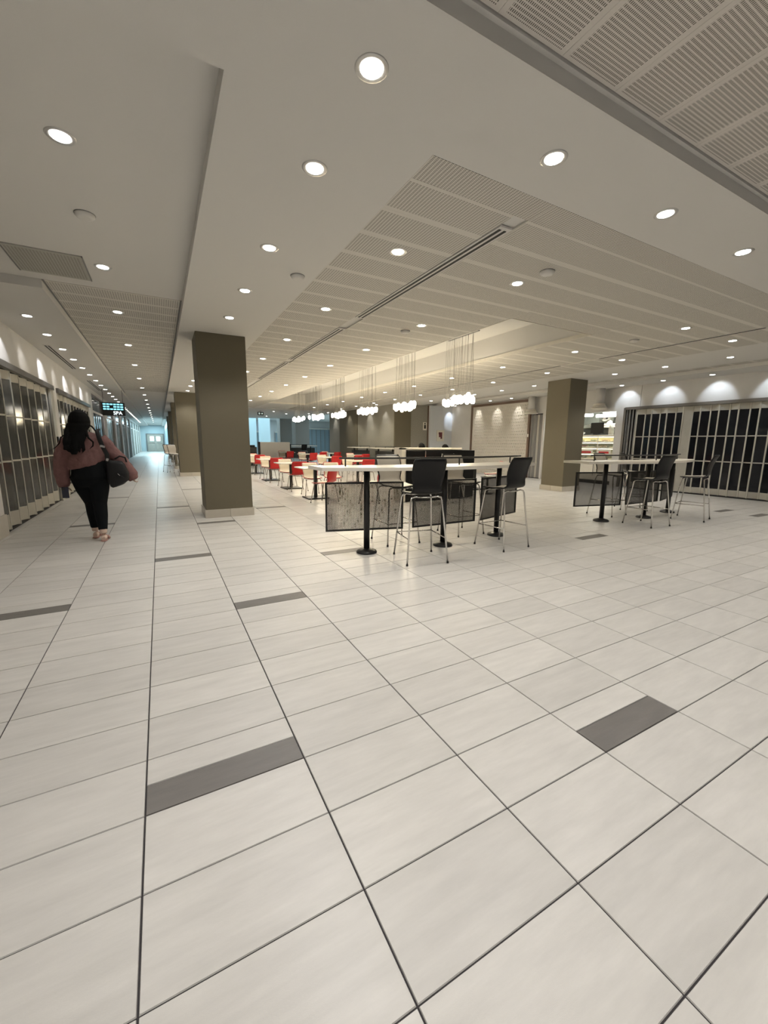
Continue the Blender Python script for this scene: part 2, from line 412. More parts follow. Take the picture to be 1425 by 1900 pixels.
# ------------------------------------------------------------------ downlights
ring_me = MB().lathe([(.052, .03), (.056, -.001), (.058, -.004), (.080, -.005), (.084, -.001), (.084, .004)], 24).mesh('trim_ring', 'trim')
lens_me = MB().lathe([(.054, -.0045), (.054, -.0065), (.03, -.0075), (.001, -.0078)], 20).mesh('lens', 'lens')
LD = {}
def lamp_data(e, color, size, blend):
    k = (e, color, size, blend)
    if k not in LD:
        l = bpy.data.lights.new('downlight_beam', 'SPOT'); l.energy = e; l.color = color; l.spot_size = math.radians(size); l.spot_blend = blend; l.shadow_soft_size = .05; LD[k] = l
    return LD[k]
NEUT, WARM, COOL = (1, .97, .93), (1, .93, .77), (.78, .88, 1)
def downlight(x, y, z, label, group, e=62, color=NEUT, size=118, blend=.7, tilt=0, lamp=True, aim=0):
    t = thing('downlight', label, 'ceiling light', (x, y, z), 0, group)
    link('trim_ring', ring_me, t); link('lens', lens_me, t)
    if lamp:
        o = bpy.data.objects.new('lamp', lamp_data(e, color, size, blend)); col.objects.link(o); o.parent = t; o.location = (0, 0, -.03); o.rotation_euler = (0, tilt, aim)
g = 'downlights along the soffit beside the corridor'
for k, y in enumerate((2.07, 2.91, 4.20, 5.46, 6.71)): downlight(1.04, y, ZC, ('largest downlight, at the top centre of the ceiling','second downlight in the left soffit row','third downlight in the left soffit row','fourth downlight in the left soffit row, above the big column','fifth downlight in the left soffit row, just above the big column')[k], g, 60)
for k, y in enumerate((11.2, 12.6, 14.0, 15.4, 16.9, 19.5, 21, 24.5, 27, 31)): downlight(1.04, y, ZC, 'small downlight in the column soffit, %s behind the big column' % ORD[k], 'downlights between the taupe columns', 55)
g = 'downlights along the near soffit'
for k, x in enumerate((2.34, 3.63, 4.95)): downlight(x, 2.07, ZC, ('downlight in the near soffit above the dining panel corner','downlight in the near soffit at right of centre','downlight in the near soffit at the right edge of the photo')[k], g, 42)
for i, x in enumerate((6.3, 7.6, 8.9)): downlight(x, 2.07, ZC, 'downlight in the near soffit beyond the right edge, %s one' % ORD[i], 'downlights beyond the right edge', 46)
for k in range(11):
    y = 3.67+1.95*k
    for x in (2.13, 3.70, 7.32, 8.86):
        big = y < 7.7
        if y > 22.8: continue
        far_ = 'dining ceiling downlight, %s from the camera in the %s' % (ORD[k], {2.13: 'row left of the slot diffusers', 3.70: 'row left of the pendants', 7.32: 'row right of the pendants', 8.86: 'rightmost panel row'}[x])
        names = {(2.13,0):'brightest downlight in the dining panels left of the long slot diffuser',(2.13,1):'second downlight left of the long slot diffuser',(2.13,2):'third downlight left of the long slot diffuser',
                 (3.70,0):'nearest dining downlight right of the long slot diffuser',(3.70,1):'second dining downlight between diffuser and pendant cove',(3.70,2):'third dining downlight between diffuser and pendant cove',
                 (7.32,0):'nearest dining downlight right of the pendant cove',(7.32,1):'second dining downlight right of the pendant cove',(7.32,2):'third dining downlight right of the pendant cove',
                 (8.86,0):'nearest downlight beyond the thin slot diffuser',(8.86,1):'second downlight beyond the thin slot diffuser',(8.86,2):'third downlight beyond the thin slot diffuser'}
        downlight(x, y, ZC, names.get((x, k), far_), 'dining ceiling downlights', 42 if k < 2 else 58 if k < 7 else 72, WARM)
for k, y in enumerate((4.33, 5.58, 6.79, 8.0, 9.4, 10.8, 12.2, 13.6, 15)):
    downlight(10.46, y, ZC, 'small downlight in the soffit beyond the dining panels, %s from the right' % ORD[k], 'small downlights in the right soffit', 40)
for k, y in enumerate((4.8, 7.2, 9.7, 12.2, 14.7)): downlight(11.65, y, ZT-.017, 'downlight in the narrow slotted band near the right wall, %s from right' % ORD[k], 'downlights in the right slotted band', 55)
for k, y in enumerate((4.5, 5.68, 6.86, 8.05)): downlight(12.62, y-.12, ZC, 'small wall-washer downlight above the right shop front, %s from right' % ORD[k], 'wall washers above the right shop front', 20, COOL, 78, .45, tilt=-math.radians(42))
for k, y in enumerate((12.4, 13.6, 14.8)): downlight(12.55, y, ZC, 'small downlight washing the white relief panel, %s from right' % ORD[k], 'downlights over the relief panel', 26, NEUT, 50, .6, tilt=-math.radians(38))
downlight(12.85, 16.35, ZC, 'downlight washing the pale grey wall above the poster', None, 34, COOL, 46, .5, tilt=-math.radians(42), aim=PI/2)
for k, y in enumerate((17.9, 19.6, 22.2, 24.4)): downlight(9.3, y, ZC, 'small downlight washing the textured taupe wall, %s from the right' % ORD[k], 'downlights along the taupe wall', 30, NEUT, 60, .7, tilt=-math.radians(34))
# corridor
for k, y in enumerate((3.57, 5.81, 7.64, 10.07, 12.57, 15.18, 17.8, 20.4, 23, 25.6, 28.2, 30.8, 33.4, 36, 39, 42, 46, 50)):
    lab = ('dazzling downlight in the top left corner of the ceiling','second downlight in the corridor row','first downlight inside the slotted corridor panels')[k] if k < 3 else 'downlight in the centre row of the corridor ceiling, %s from the camera' % ORD[k]
    downlight(-.41, y, ZT, lab, 'corridor centre downlights', 50 if k < 1 else 27, NEUT if y < 22 else COOL)
ys = [8.13, 9.36, 10.67, 11.86, 13.1, 14.35, 15.6, 16.85]+[18.1+1.35*k for k in range(24)]
for k, y in enumerate(ys):
    br = k % 2 == 0
    lab = 'wall-washer downlight along the left shop fronts, %s from the camera' % ORD[k]
    downlight(-1.575, y, ZC, lab, 'wall washers along the left shops', 42 if br else 12, (.93, .95, 1) if br else NEUT, 48, .3 if br else .7, tilt=math.radians(50), lamp=k < 24, aim=-math.radians(36))
for k, (x, y) in enumerate(((2.6, 25.3), (4.4, 26.5), (5.2, 29), (6.2, 25.4), (7.4, 27), (4.0, 31), (6.9, 30.4), (8.6, 26), (3.2, 28.6))):
    downlight(x, y, ZC, 'tiny distant downlight beyond the dining ceiling, %s' % ('second nearest, far left','left, mid depth','centre, mid depth','right of centre, near','right, near','left, farthest','right, farthest','rightmost','leftmost')[k], 'distant downlights before the concourse', 50)
for i, x in enumerate((-1.5, -.6, .1)):
    for y in (-2.4, -.6): downlight(x, y, ZC, 'downlight in the ceiling behind the camera, %s row from the left wall, %s one' % (ORD[i], 'far' if y < -1 else 'near'), 'downlights behind the camera', 62)
for i, x in enumerate((2.3, 4.9, 7.5, 10.1)):
    for y in (.35, -1.5): downlight(x, y, ZT-.013, 'downlight among the near slotted panels, %s from the left, %s row' % (ORD[i], 'front' if y > 0 else 'back'), 'downlights in the near slotted tray', 62)

# ------------------------------------------------------------------ columns with tiled bases
def column(x0, x1, y0, y1, label, zt=ZC, m='taupe', name='column', nx=2, ny=2):
    t = thing(name, label, 'column', ((x0+x1)/2, (y0+y1)/2, 0)); hx, hy = (x1-x0)/2, (y1-y0)/2
    MB().bbox(-hx, hx, -hy, hy, .0, zt, .006).build('shaft', m, t)
    h = .145; d = .022
    for i in range(nx):
        a = -hx-d+i*(2*hx+2*d)/nx; b = a+(2*hx+2*d)/nx-.003
        for s in (-1, 1): MB().bbox(a, b, min(s*hy, s*(hy+d)), max(s*hy, s*(hy+d)), 0, h, .002).build('base_tile', 'basetile', t)
    for i in range(ny):
        a = -hy+i*2*hy/ny; b = a+2*hy/ny-.003
        for s in (-1, 1): MB().bbox(min(s*hx, s*(hx+d)), max(s*hx, s*(hx+d)), a, b, 0, h, .002).build('base_tile', 'basetile', t)
    return t
column(.645, 1.445, 7.765, 8.52, 'large square taupe column beside the corridor, nearest on the left')
column(10.09, 10.82, 7.80, 8.56, 'square taupe column on the right behind the bar tables')
column(.62, 1.42, 17.5, 18.3, 'second taupe column along the corridor, lit by a soft spot')
column(.60, 1.40, 22.3, 23.1, 'third taupe column along the corridor')
column(.60, 1.40, 29.2, 30.0, 'fourth taupe column along the corridor')
column(.60, 1.40, 35.2, 36.0, 'fifth taupe column along the corridor')
column(9.3, 10.4, 31.4, 32.4, 'distant taupe column at the edge of the bright concourse, right one', 3.7, 'taupe_lit')
column(8.9, 9.9, 34.5, 35.5, 'distant taupe column behind the chandeliers at the concourse', 3.7, 'taupe_lit')
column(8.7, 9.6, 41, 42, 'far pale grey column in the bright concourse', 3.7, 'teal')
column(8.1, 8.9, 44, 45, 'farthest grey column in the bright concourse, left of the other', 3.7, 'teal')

# ------------------------------------------------------------------ left wall and shop fronts
XL = -2.02
WLP = []
def wbox(y0, y1, z0, z1): WLP.append((y0, y1, z0, z1))
bays = [(7.62, 11.5), (12.22, 17.3)]
wbox(-4, 7.62, 0, 3.4); wbox(7.62, 11.5, 2.53, 3.4); wbox(11.5, 12.22, 0, 3.4); wbox(12.22, 17.3, 2.53, 3.4)
y = 17.3
far_bays = []
while y < 56:
    wbox(y, y+.9, 0, 3.4); a = y+.9; b = a+3.6; wbox(a, b, 3.0, 3.4); far_bays.append((a, b)); y = b
wbox(y, 62, 0, 3.4)
wall_left = struct('wall_left', MB().box(XL-.22, XL, *WLP[0]), 'wall', 'off-white wall above and between the gated shop fronts on the left', 'wall')
for q in WLP[1:]: MB().box(XL-.22, XL, *q).build('pier' if q[2] == 0 else 'lintel', 'wall', wall_left)
for (a, b) in ((7.35, 11.76), (12.20, 17.3)):
    MB().box(XL-.01, XL+.05, a, b, 2.435, 2.53).build('shopfront_header', 'alu_h', wall_left)
MB().box(XL-.02, XL+.02, 11.46, 11.76, 0, 2.44).build('jamb_panel', 'alu', wall_left)
MB().box(XL, XL+.03, 6.8, 7.60, 0, .30).build('base_tile', 'basetile', wall_left)
MB().box(XL, XL+.03, 11.78, 12.2, 0, .14).build('base_tile', 'basetile', wall_left)
MB().box(XL+.02, XL+.05, 11.56, 11.64, 1.25, 1.42).build('lock_box', 'black', wall_left)

def grille(name, label, y0, y1, face, sgn, pitch, ztop, rails, zb, m_al, m_gl, wide=(), solid=(), fold=.035, htop=.14, sw=.045):
    """accordion closure in plane x=face running along y; sgn = side facing the mall"""
    t = thing(name, label, 'folding gate', (face, y0, 0)); L_ = y1-y0; n = max(2, round(L_/pitch)); p = L_/n
    for i in range(n+1):
        ww = sw*(2.6 if i in wide else 1); ox = fold*(1 if i % 2 else -1)
        MB().bbox(ox-.014, ox+.014, i*p-ww/2, i*p+ww/2, .03, ztop, .003).build('stile', m_al, t)
    for i in range(n):
        a, b = i*p+.02, (i+1)*p-.02; o0 = fold*(1 if i % 2 else -1); o1 = -o0
        def seg(z0, z1, th): 
            k = MB(); return k.add([(o0-th,a,z0),(o0+th,a,z0),(o1+th,b,z0),(o1-th,b,z0),(o0-th,a,z1),(o0+th,a,z1),(o1+th,b,z1),(o1-th,b,z1)],
                     [(0,3,2,1),(4,5,6,7),(0,1,5,4),(1,2,6,5),(2,3,7,6),(3,0,4,7)])
        if i in solid: seg(zb, ztop-htop, .009).build('blank_panel', m_al, t)
        else: seg(zb, ztop-htop, .003).build('pane', m_gl, t)
        seg(ztop-htop, ztop, .009).build('top_rail', m_al, t); seg(.04, zb, .009).build('bottom_rail', m_al, t)
        for rz_ in rails: seg(rz_-.014, rz_+.014, .009).build('cross_rail', m_al, t)
    MB().box(-.03, .03, 0, L_, 0, .03).build('floor_track', 'rubber', t)
    return t
grille('folding_gate', 'glazed aluminium folding gate, nearest on the left wall', 7.62, 11.44, XL-.06, 1, .232, 2.43, (1.02, 1.72), .26, 'alu', 'glass', wide=(8,), sw=.034, fold=.045)
grille('folding_gate', 'second glazed folding gate on the left, behind the walking woman', 12.24, 17.28, XL-.06, 1, .232, 2.43, (1.02, 1.72), .26, 'alu', 'glass', wide=(10,), sw=.034, fold=.045)
for k, (a, b) in enumerate(far_bays):
    t = thing('shopfront', 'tall glazed shop front with dark transom, %s one past the walking woman' % ORD[k], 'shop front', (XL-.08, a, 0))
    L_ = b-a; gl = 'glass' if k < 3 else 'glassb'
    MB().box(-.02, .02, 0, L_, 2.36, 2.44).build('transom_bar', 'wall', t)
    for i in range(7): MB().box(-.02, .02, max(.005, i*L_/6-.03), min(L_-.005, i*L_/6+.03), 0, 2.36 if 0 < i < 6 else 2.99).build('mullion', 'alu_d' if k < 1 else 'alu', t)
    for i in range(6): MB().box(-.004, .004, i*L_/6+.03, (i+1)*L_/6-.03, .02, 2.36).build('pane', gl, t)
    MB().box(-.004, .004, .03, L_-.03, 2.44, 2.99).build('transom_pane', 'glassr' if k < 3 else gl, t)
    MB().box(-.03, .03, 0, L_, 0, .02).build('track', 'rubber', t)
# shop interiors behind left wall
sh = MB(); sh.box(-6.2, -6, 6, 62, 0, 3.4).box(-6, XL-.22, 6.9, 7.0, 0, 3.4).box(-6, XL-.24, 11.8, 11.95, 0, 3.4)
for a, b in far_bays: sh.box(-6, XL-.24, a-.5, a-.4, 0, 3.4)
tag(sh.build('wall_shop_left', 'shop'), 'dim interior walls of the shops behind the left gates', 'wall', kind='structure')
for k, (x, y, z, sx, sz) in enumerate(((-2.9, 9.05, 1.86, .22, .07), (-2.9, 10.7, 1.84, .16, .10), (-2.9, 11.25, 1.90, .06, .12))):  # glowing shapes on cords stand in for reflections in the gate panes
    t = thing('pane_reflection_glow', ('glowing cream shape for a reflection in the first left gate, leftmost', 'wide glowing cream shape for a reflection in the first left gate, middle', 'small glowing shape for a reflection in the first left gate, rightmost')[k], 'lamp', (x, y, z))
    MB().bbox(-.03, .03, -sx/2, sx/2, -sz/2, sz/2, .01).build('diffuser', mat('warm_reflection_glow', (1,1,1), emit=(1, .9, .6), estr=3), t)
    MB().tube([(0, 0, sz/2), (0, 0, 3.3-z)], .006, 6).build('cord', 'black', t)

# hanging shop sign
t = thing('hanging_shop_sign', 'black hanging sign with cyan lettering and the word SPA over the left corridor', 'sign', (-1.37, 18.0, 2.46))
MB().bbox(-.35, .35, -.03, .03, -.23, .23, .006).build('panel', 'black', t)
for sx in (-.3, .3): MB().tube([(sx, 0, .23), (sx, 0, .69)], .006, 6).build('hanger', 'black', t)
gm = mat('sign_cyan_glow', (.2, .8, 1), emit=(.25, .8, 1), estr=1.6); wm = mat('sign_white_glow', (1, 1, 1), emit=(.8, .95, 1), estr=2)
for r in range(3):
    for k in range(6):
        if r == 1 and k == 2: continue
        MB().box(-.31+k*.105, -.31+k*.105+.08, -.036, -.031, .145-r*.085, .19-r*.085).build('lit_letter_block', gm, t)
def text(s, loc, size, m, rot, name='lettering', parent=None, ext=.002):
    c = bpy.data.curves.new(name, 'FONT'); c.body = s; c.size = size; c.extrude = ext; c.align_x = 'CENTER'; c.align_y = 'CENTER'
    o = bpy.data.objects.new(name, c); col.objects.link(o); o.location = loc; o.rotation_euler = rot
    dg = bpy.context.evaluated_depsgraph_get(); me = bpy.data.meshes.new_from_object(o.evaluated_get(dg)); bpy.data.objects.remove(o)
    me.materials.clear(); me.materials.append(m); q = link(name, me, parent, loc); q.rotation_euler = rot; return q
text('SPA', (.12, -.035, -.14), .17, wm, (PI/2, 0, 0), 'lettering', t)

# corridor end wall with doors
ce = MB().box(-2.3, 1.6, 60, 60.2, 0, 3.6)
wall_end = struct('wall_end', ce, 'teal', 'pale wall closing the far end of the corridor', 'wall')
dr = thing('door_1', 'double door with lit glass squares at the far end of the corridor', 'door', (-.45, 59.95, 0)); dr['kind'] = 'structure'
MB().box(-1.0, 1.0, -.04, .05, 2.1, 2.2).box(-1.0, -.9, -.04, .05, 0, 2.1).box(.9, 1.0, -.04, .05, 0, 2.1).build('door_frame', 'alu_d', dr)
dg_ = mat('door_daylight', (1, 1, 1), emit=(.75, .93, 1), estr=2.2)
for s in (-1, 1):
    d = MB().box(min(0, s*.88)+.01, max(0, s*.88)-.01, -.03, .03, .02, 2.1).build('door_leaf', 'alu', dr)
    MB().box(s*.35-.22, s*.35+.22, -.036, -.031, 1.3, 1.85).build('glass_square', dg_, d)
    MB().box(s*.45-.38, s*.45+.38, -.06, -.03, 1.0, 1.05).build('push_bar', 'chrome', d)
# right side of corridor beyond columns
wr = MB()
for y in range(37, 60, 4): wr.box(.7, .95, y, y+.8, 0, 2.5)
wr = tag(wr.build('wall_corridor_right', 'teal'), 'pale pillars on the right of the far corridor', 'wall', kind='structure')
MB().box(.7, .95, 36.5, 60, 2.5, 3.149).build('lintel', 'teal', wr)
for k, y in enumerate(range(37, 57, 4)):
    t = thing('shopfront', 'narrow pale glazed shop front on the right of the far corridor, %s one' % ORD[k], 'shop front', (.8, y+.8, 0), 0, 'far right corridor shop fronts')
    MB().box(-.004, .004, .01, 3.19, .02, 2.49).build('pane', 'glassb', t); MB().box(-.02, .02, 1.55, 1.65, 0, 2.5).build('mullion', 'alu', t)

# ------------------------------------------------------------------ right wall
XR = 13.05
T = .25
RWP = [(-4, 4.18, 0, 3.4), (4.18, 7.95, 2.50, 3.4), (7.95, 8.29, 0, 3.4), (8.29, 11.12, 2.43, 3.4), (11.12, 11.2, 0, 3.4), (11.2, 11.75, 2.52, 3.4), (11.75, 17.2, 0, 3.4)]
wall_right = struct('wall_right', MB().box(XR, XR+T, *RWP[0]), 'wall', 'white wall on the right above the gated shop front and food stall', 'wall')
for q in RWP[1:]: MB().box(XR, XR+T, *q).build('pier' if q[2] == 0 else 'lintel', 'wall', wall_right)
MB().box(XR, XR+T, 17.2, 19.0, 0, 3.4).build('pier', 'wall', wall_right)
MB().box(11.72, XR, 16.83, 17.0, 0, 3.149).build('pale_return_wall', 'litwall', wall_right)
MB().box(XR-.05, XR+.02, 4.15, 7.98, 2.435, 2.515).box(XR-.05, XR+.02, 7.95, 8.02, 0, 2.5).build('shopfront_header', 'alu_h', wall_right)
MB().box(XR-.02, XR+.0, 4.05, 4.18, 0, 2.44).build('jamb_panel', 'alu', wall_right)
MB().box(XR-.006, XR, 7.55, 7.556, 2.52, 3.15).build('wall_joint', 'alu_d', wall_right)
t = grille('folding_gate', 'white-framed glazed folding gate across the dark shop on the right wall', 4.2, 7.60, XR+.02, -1, .212, 2.43, (.93, 1.60), .20, 'alu', 'glassr', solid=(9,), fold=.03, htop=.16, sw=.034)
for k in range(7):
    MB().bbox(-.03+.05*(k % 2), -.01+.05*(k % 2), 3.42+k*.048, 3.455+k*.048, .03, 2.43, .003).build('folded_stile', 'alu_d', t)
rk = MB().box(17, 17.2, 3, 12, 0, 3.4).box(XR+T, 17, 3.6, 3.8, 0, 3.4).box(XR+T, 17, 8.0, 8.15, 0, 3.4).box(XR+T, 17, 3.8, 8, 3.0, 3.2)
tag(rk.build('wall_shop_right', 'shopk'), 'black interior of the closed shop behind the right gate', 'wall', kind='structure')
# poster
t = thing('poster', 'small white framed poster with dark red picture on the pale grey wall', 'poster', (12.34, 16.83, 1.71))
MB().bbox(-.22, .22, -.03, 0, -.27, .27, .005).build('frame', 'whitetop', t)
for xx, zz, a, b in ((.0, .05, .10, .12), (-.06, .12, .06, .05), (.05, -.08, .05, .07)):
    MB().box(xx-a, xx+a, -.034, -.03, zz-b, zz+b).build('picture', mat('poster_print', (.20, .05, .06), .6, noise=.5, nscale=25), t)
# bronze framed relief panel
t = thing('relief_panel', 'large white relief-tiled panel in a bronze frame on the right wall', 'wall panel', (XR-.02, 11.85, 0))
MB().box(-.03, 0, 0, 3.35, .0, 3.0).build('backing', 'relief', t)
rb = MB()
for a in range(26):
    for b in range(23):
        yy = .10+a*.125+(.06 if b % 2 else 0); zz = .08+b*.127
        if yy > 3.2: continue
        c = (-.03, yy, zz); s = .056
        rb.add([(c[0], yy-s, zz), (c[0], yy, zz-s*.8), (c[0], yy+s, zz), (c[0], yy, zz+s*.8), (c[0]-.032, yy-.012, zz+.014)], [(0,1,4),(1,2,4),(2,3,4),(3,0,4)])
tag(rb.build('relief_tiles', 'relief', t), kind='stuff')
for y0, y1, z0, z1 in ((-.1, 0, 0, 3.1), (3.35, 3.45, 0, 3.1), (0, 3.35, 3.0, 3.1)):
    MB().bbox(-.07, 0, y0, y1, z0, z1, .004).build('frame_bar', 'bronze', t)
MB().box(-.075, -.07, -.08, -.02, 1.62, 1.74).build('switch_plate', 'whitetop', t)
# closed fold door
t = thing('folding_door', 'narrow grey pleated folding door between relief panel and right column', 'door', (XR+.06, 11.2, 0))
for i in range(8): MB().obox((0, .035+i*.069, 1.25), (.012, .085, 2.46), rz=.5*(1 if i % 2 else -1)).build('pleat', 'alu_d' if i % 3 else 'alu', t)
MB().box(-.02, .02, -.0, .03, .9, 1.5).build('handle', 'black', t)
MB().box(-.03, .03, 0, .55, 0, .025).build('track', 'rubber', t)
MB().box(XR+T, XR+T+.1, 11.1, 11.9, 0, 3).build('door_backing', 'shop', wall_right)
# ceiling mounted round capitals
for k, (yy, l) in enumerate(((8.72, 'short round white capital with rings above the food stall'), (11.55, 'short round white capital with rings above the folding door'))):
    t = thing('round_capital', l, 'capital', (XR-.27, yy, 0))
    MB().lathe([(.13, 2.68), (.135, 3.15)], 20).build('shaft', 'wall', t)
    for j, (r, z) in enumerate(((.25, 2.50), (.21, 2.56), (.18, 2.62))): MB().lathe([(r-.02, z), (r, z+.01), (r, z+.035), (r-.03, z+.055)], 24).build('ring', 'whitetop', t)

# taupe block right of the dining area
tb = MB().box(9.82, 11.7, 17.0, 25.5, 0, ZC)
blk = struct('wall_taupe', tb, 'taupe_l', 'tall textured taupe wall block behind the dining area', 'wall')
for a, b in ((17.0, 17.06), (21.15, 21.2), (23.7, 23.76)): MB().box(9.80, 9.82, a, b, 0, ZC).build('panel_joint', 'taupe', blk)
MB().box(9.82, 10.7, 16.975, 17.0, 0, ZC).box(9.79, 9.82, 21.2, 23.7, 0, ZC).build('smooth_panel', 'taupe', blk)
MB().box(11.66, 11.72, 16.96, 17.02, 0, ZC).build('corner_trim', 'bronze', blk)
t = thing('wall_notice', 'small white notice with dark figure on the taupe wall edge', 'sign', (11.50, 16.97, 2.16))
MB().bbox(-.11, .11, -.012, .0, -.19, .19, .004).build('plate', 'whitetop', t)
MB().box(-.05, .05, -.016, -.012, -.12, .06).build('figure', 'black', t); MB().ball((0, -.014, .12), (.04, .003, .04)).build('figure_head', 'black', t)

# ------------------------------------------------------------------ far concourse
fc = MB().box(1.65, 26, 50, 50.2, 0, 4.2).box(22, 22.2, 17, 50, 0, 4.2).box(11.7, 22, 17.3, 17.5, 0, 4.2)
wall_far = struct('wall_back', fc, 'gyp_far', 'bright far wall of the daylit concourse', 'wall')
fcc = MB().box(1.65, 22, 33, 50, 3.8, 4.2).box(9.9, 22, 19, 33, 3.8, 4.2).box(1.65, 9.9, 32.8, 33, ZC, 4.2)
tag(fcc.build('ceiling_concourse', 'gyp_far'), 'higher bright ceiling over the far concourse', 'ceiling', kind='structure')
def storefront(x, y, z0, w_, h, n, label, rz=0, group=None, gl='glassb'):
    t = thing('shopfront', label, 'shop front', (x, y, 0), rz, group)
    for i in range(n+1): MB().box(i*w_/n-.035, i*w_/n+.035, -.04, .04, 0, h).build('mullion', 'alu_d', t)
    for i in range(n): MB().box(i*w_/n+.035, (i+1)*w_/n-.035, -.005, .005, 0.05, h).build('pane', gl, t)
    MB().box(-.03, w_+.03, -.06, .06, h, h+.12).build('header', 'whitetop', t)
storefront(8.2, 49.7, 0, 3.0, 2.4, 8, 'far glazed shop front with thin mullions, left one in the concourse')
storefront(12.2, 49.7, 0, 3.6, 2.4, 9, 'far glazed shop front with thin mullions, middle one in the concourse')
storefront(16.2, 49.7, 0, 3.4, 2.9, 6, 'far glazed shop front behind the chandeliers in the concourse')
storefront(11.9, 29.0, 0, 2.8, 2.7, 5, 'tall blue glazed shop front left of the taupe wall block', rz=.35)
t = thing('round_wall_sign', 'small round blue sign on the far concourse wall', 'sign', (10.9, 49.7, 3.0))
MB().lathe([(.45, 0), (.45, .05)], 24).build('disc', mat('blue_sign', (.01, .12, .75), .4, emit=(.02, .2, 1), estr=.5), t).rotation_euler = (PI/2, 0, 0)
MB().box(-.03, .03, -.0, .28, -.05, .05).build('bracket', 'black', t)
t = thing('exit_sign', 'black hanging sign box with pale symbols beyond the dining ceiling', 'sign', (5.33, 25.0, 2.965))
MB().bbox(-.17, .17, -.04, .04, -.10, .09, .008).build('housing', 'black', t)
gs = mat('exit_symbol', (.6, .7, .65), emit=(.6, .75, .7), estr=.5)
MB().box(-.12, -.03, -.046, -.041, -.05, .05).build('symbol_bar', gs, t); MB().lathe([(.045, 0), (.045, .005)], 20, (0, 0, 0)).build('symbol_disc', gs, t, (.08, -.041, 0)).rotation_euler = (PI/2, 0, 0)
MB().tube([(0, 0, .09), (0, 0, .185)], .008, 6).build('stem', 'black', t)

# kiosk cube / partitions in distance
t = thing('divider_wall', 'long cream half-height divider wall with a dark end in the far dining area', 'divider', (5.45, 26, 0))
MB().bbox(0, 1.85, 0, .25, 0, 1.32, .01).build('panel', 'whitetop', t); MB().box(-.12, 0, 0, .25, 0, 1.33).build('end_cap', 'black', t)
t = thing('waste_station', 'dark waste station beside the corridor seen right of the big column', 'bin', (4.6, 24.0, 0))
MB().bbox(-.3, .18, -.3, .3, 0, 1.05, .02).build('cabinet', 'black', t); MB().bbox(-.2, .1, -.2, .2, 1.05, 1.15, .02).build('top_box', 'blackplastic', t)

# ------------------------------------------------------------------ food stall
st = MB().box(15.6, 15.8, 8.1, 12, 0, 3.2).box(XR+T, 15.6, 8.15, 8.29, 0, 3.2).box(XR+T, 15.6, 11.15, 11.3, 0, 3.2).box(XR+T, 15.8, 8.1, 11.3, 3.0, 3.2)
tag(st.build('wall_stall', mat('stall_wall', (.42, .43, .38), .6)), 'grey-green inner walls of the food stall', 'wall', kind='structure')
cc = thing('display_case', 'brightly lit glazed food display case on the right behind the column', 'display case', (13.35, 8.35, 0))
MB().bbox(0, .8, 0, 2.7, .12, .80, .01).build('cabinet', 'whitetop', cc)
for i in range(4):
    d = MB().bbox(-.02, 0, .05+i*.66, .65+i*.66, .20, .74, .006).build('cabinet_door', 'whitetop', cc)
    MB().box(-.028, -.02, .09+i*.66, .11+i*.66, .26, .68).build('panel_line', 'alu_d', d)
MB().box(-.01, .8, 0, 2.7, 0, .12).build('kick_board', 'black', cc)
warmg = mat('case_light', (1, 1, 1), emit=(1, .92, .6), estr=3.0)
for z in (.82, 1.02, 1.22, 1.42):
    MB().box(.0, .75, 0, 2.7, z, z+.025).build('shelf', 'whitetop', cc); MB().box(.0, .03, 0, 2.7, z+.17, z+.19).build('shelf_light', warmg, cc)
for i in range(5): MB().box(-.01, .02, i*.67, i*.67+.03, .82, 1.66).build('glass_post', 'whitetop', cc)
MB().box(-.004, .004, .03, 2.7, .84, 1.62).build('glass_front', mat('clear_case_glass', (.8, .85, .8), .05, alpha=.12), cc)
MB().bbox(-.02, .8, 0, 2.7, 1.62, 1.68, .01).build('case_top', 'whitetop', cc)
MB().box(.72, .75, 0, 2.7, .84, 1.62).build('case_back', mat('case_back', (.55, .52, .30), .5), cc)
area('case_lamp', (13.75, 9.7, 1.60), .5, 2.4, 10, (1, .9, .62))
FK = [('salad', (.20, .24, .08)), ('bread', (.38, .24, .10)), ('sauce', (.33, .05, .04)), ('pale', (.62, .55, .35)), ('greens', (.12, .16, .07))]
FM = [mat('food_'+n_, c_, .6, noise=.5, nscale=45, bump=1, bscale=50) for n_, c_ in FK]
random.seed(3)
for si, z in enumerate((.845, 1.045, 1.245, 1.445)):
    for j in range(6):
        c = random.randrange(5); yy = 8.5+j*.44
        t = thing('food_tray', 'tray of %s food on %s shelf of the display case, %s from right' % (('green','golden','dark red','pale','dark green')[c], ('lowest','second','third','top')[si], ORD[j]), 'food tray', (13.62, yy, z), 0, 'food trays in the display case')
        MB().bbox(-.16, .16, -.19, .19, 0, .035, .006).build('tray', 'chrome' if j % 2 else 'whitetop', t)
        hp = MB()
        for q in range(7): hp.ball((random.uniform(-.09, .09), random.uniform(-.13, .13), .04), (.045, .05, .04), 8, 5)
        tag(hp.build('food', FM[c], t), kind='stuff')
for k, yy in enumerate((8.75, 9.4)):
    t = thing('price_sign', 'white price strip with red print on the display case, %s' % ('right one' if k == 0 else 'left one'), 'sign', (13.30, yy, 1.02))
    MB().box(-.01, .0, -.25, .25, 0, .16).build('card', 'whitetop', t); MB().box(-.014, -.01, -.18, .18, .03, .10).build('print', 'red', t)
t = thing('monitor', 'black screen standing on top of the food display case', 'monitor', (13.75, 9.38, 1.68))
MB().bbox(-.02, .02, -.24, .24, .06, .44, .006).build('screen', 'blackplastic', t); MB().box(-.06, .06, -.1, .1, 0, .06).build('foot', 'black', t)
t = thing('heat_lamp_hood', 'stainless hood with curved side over the food stall counter', 'hood', (14.9, 9.95, 1.5))
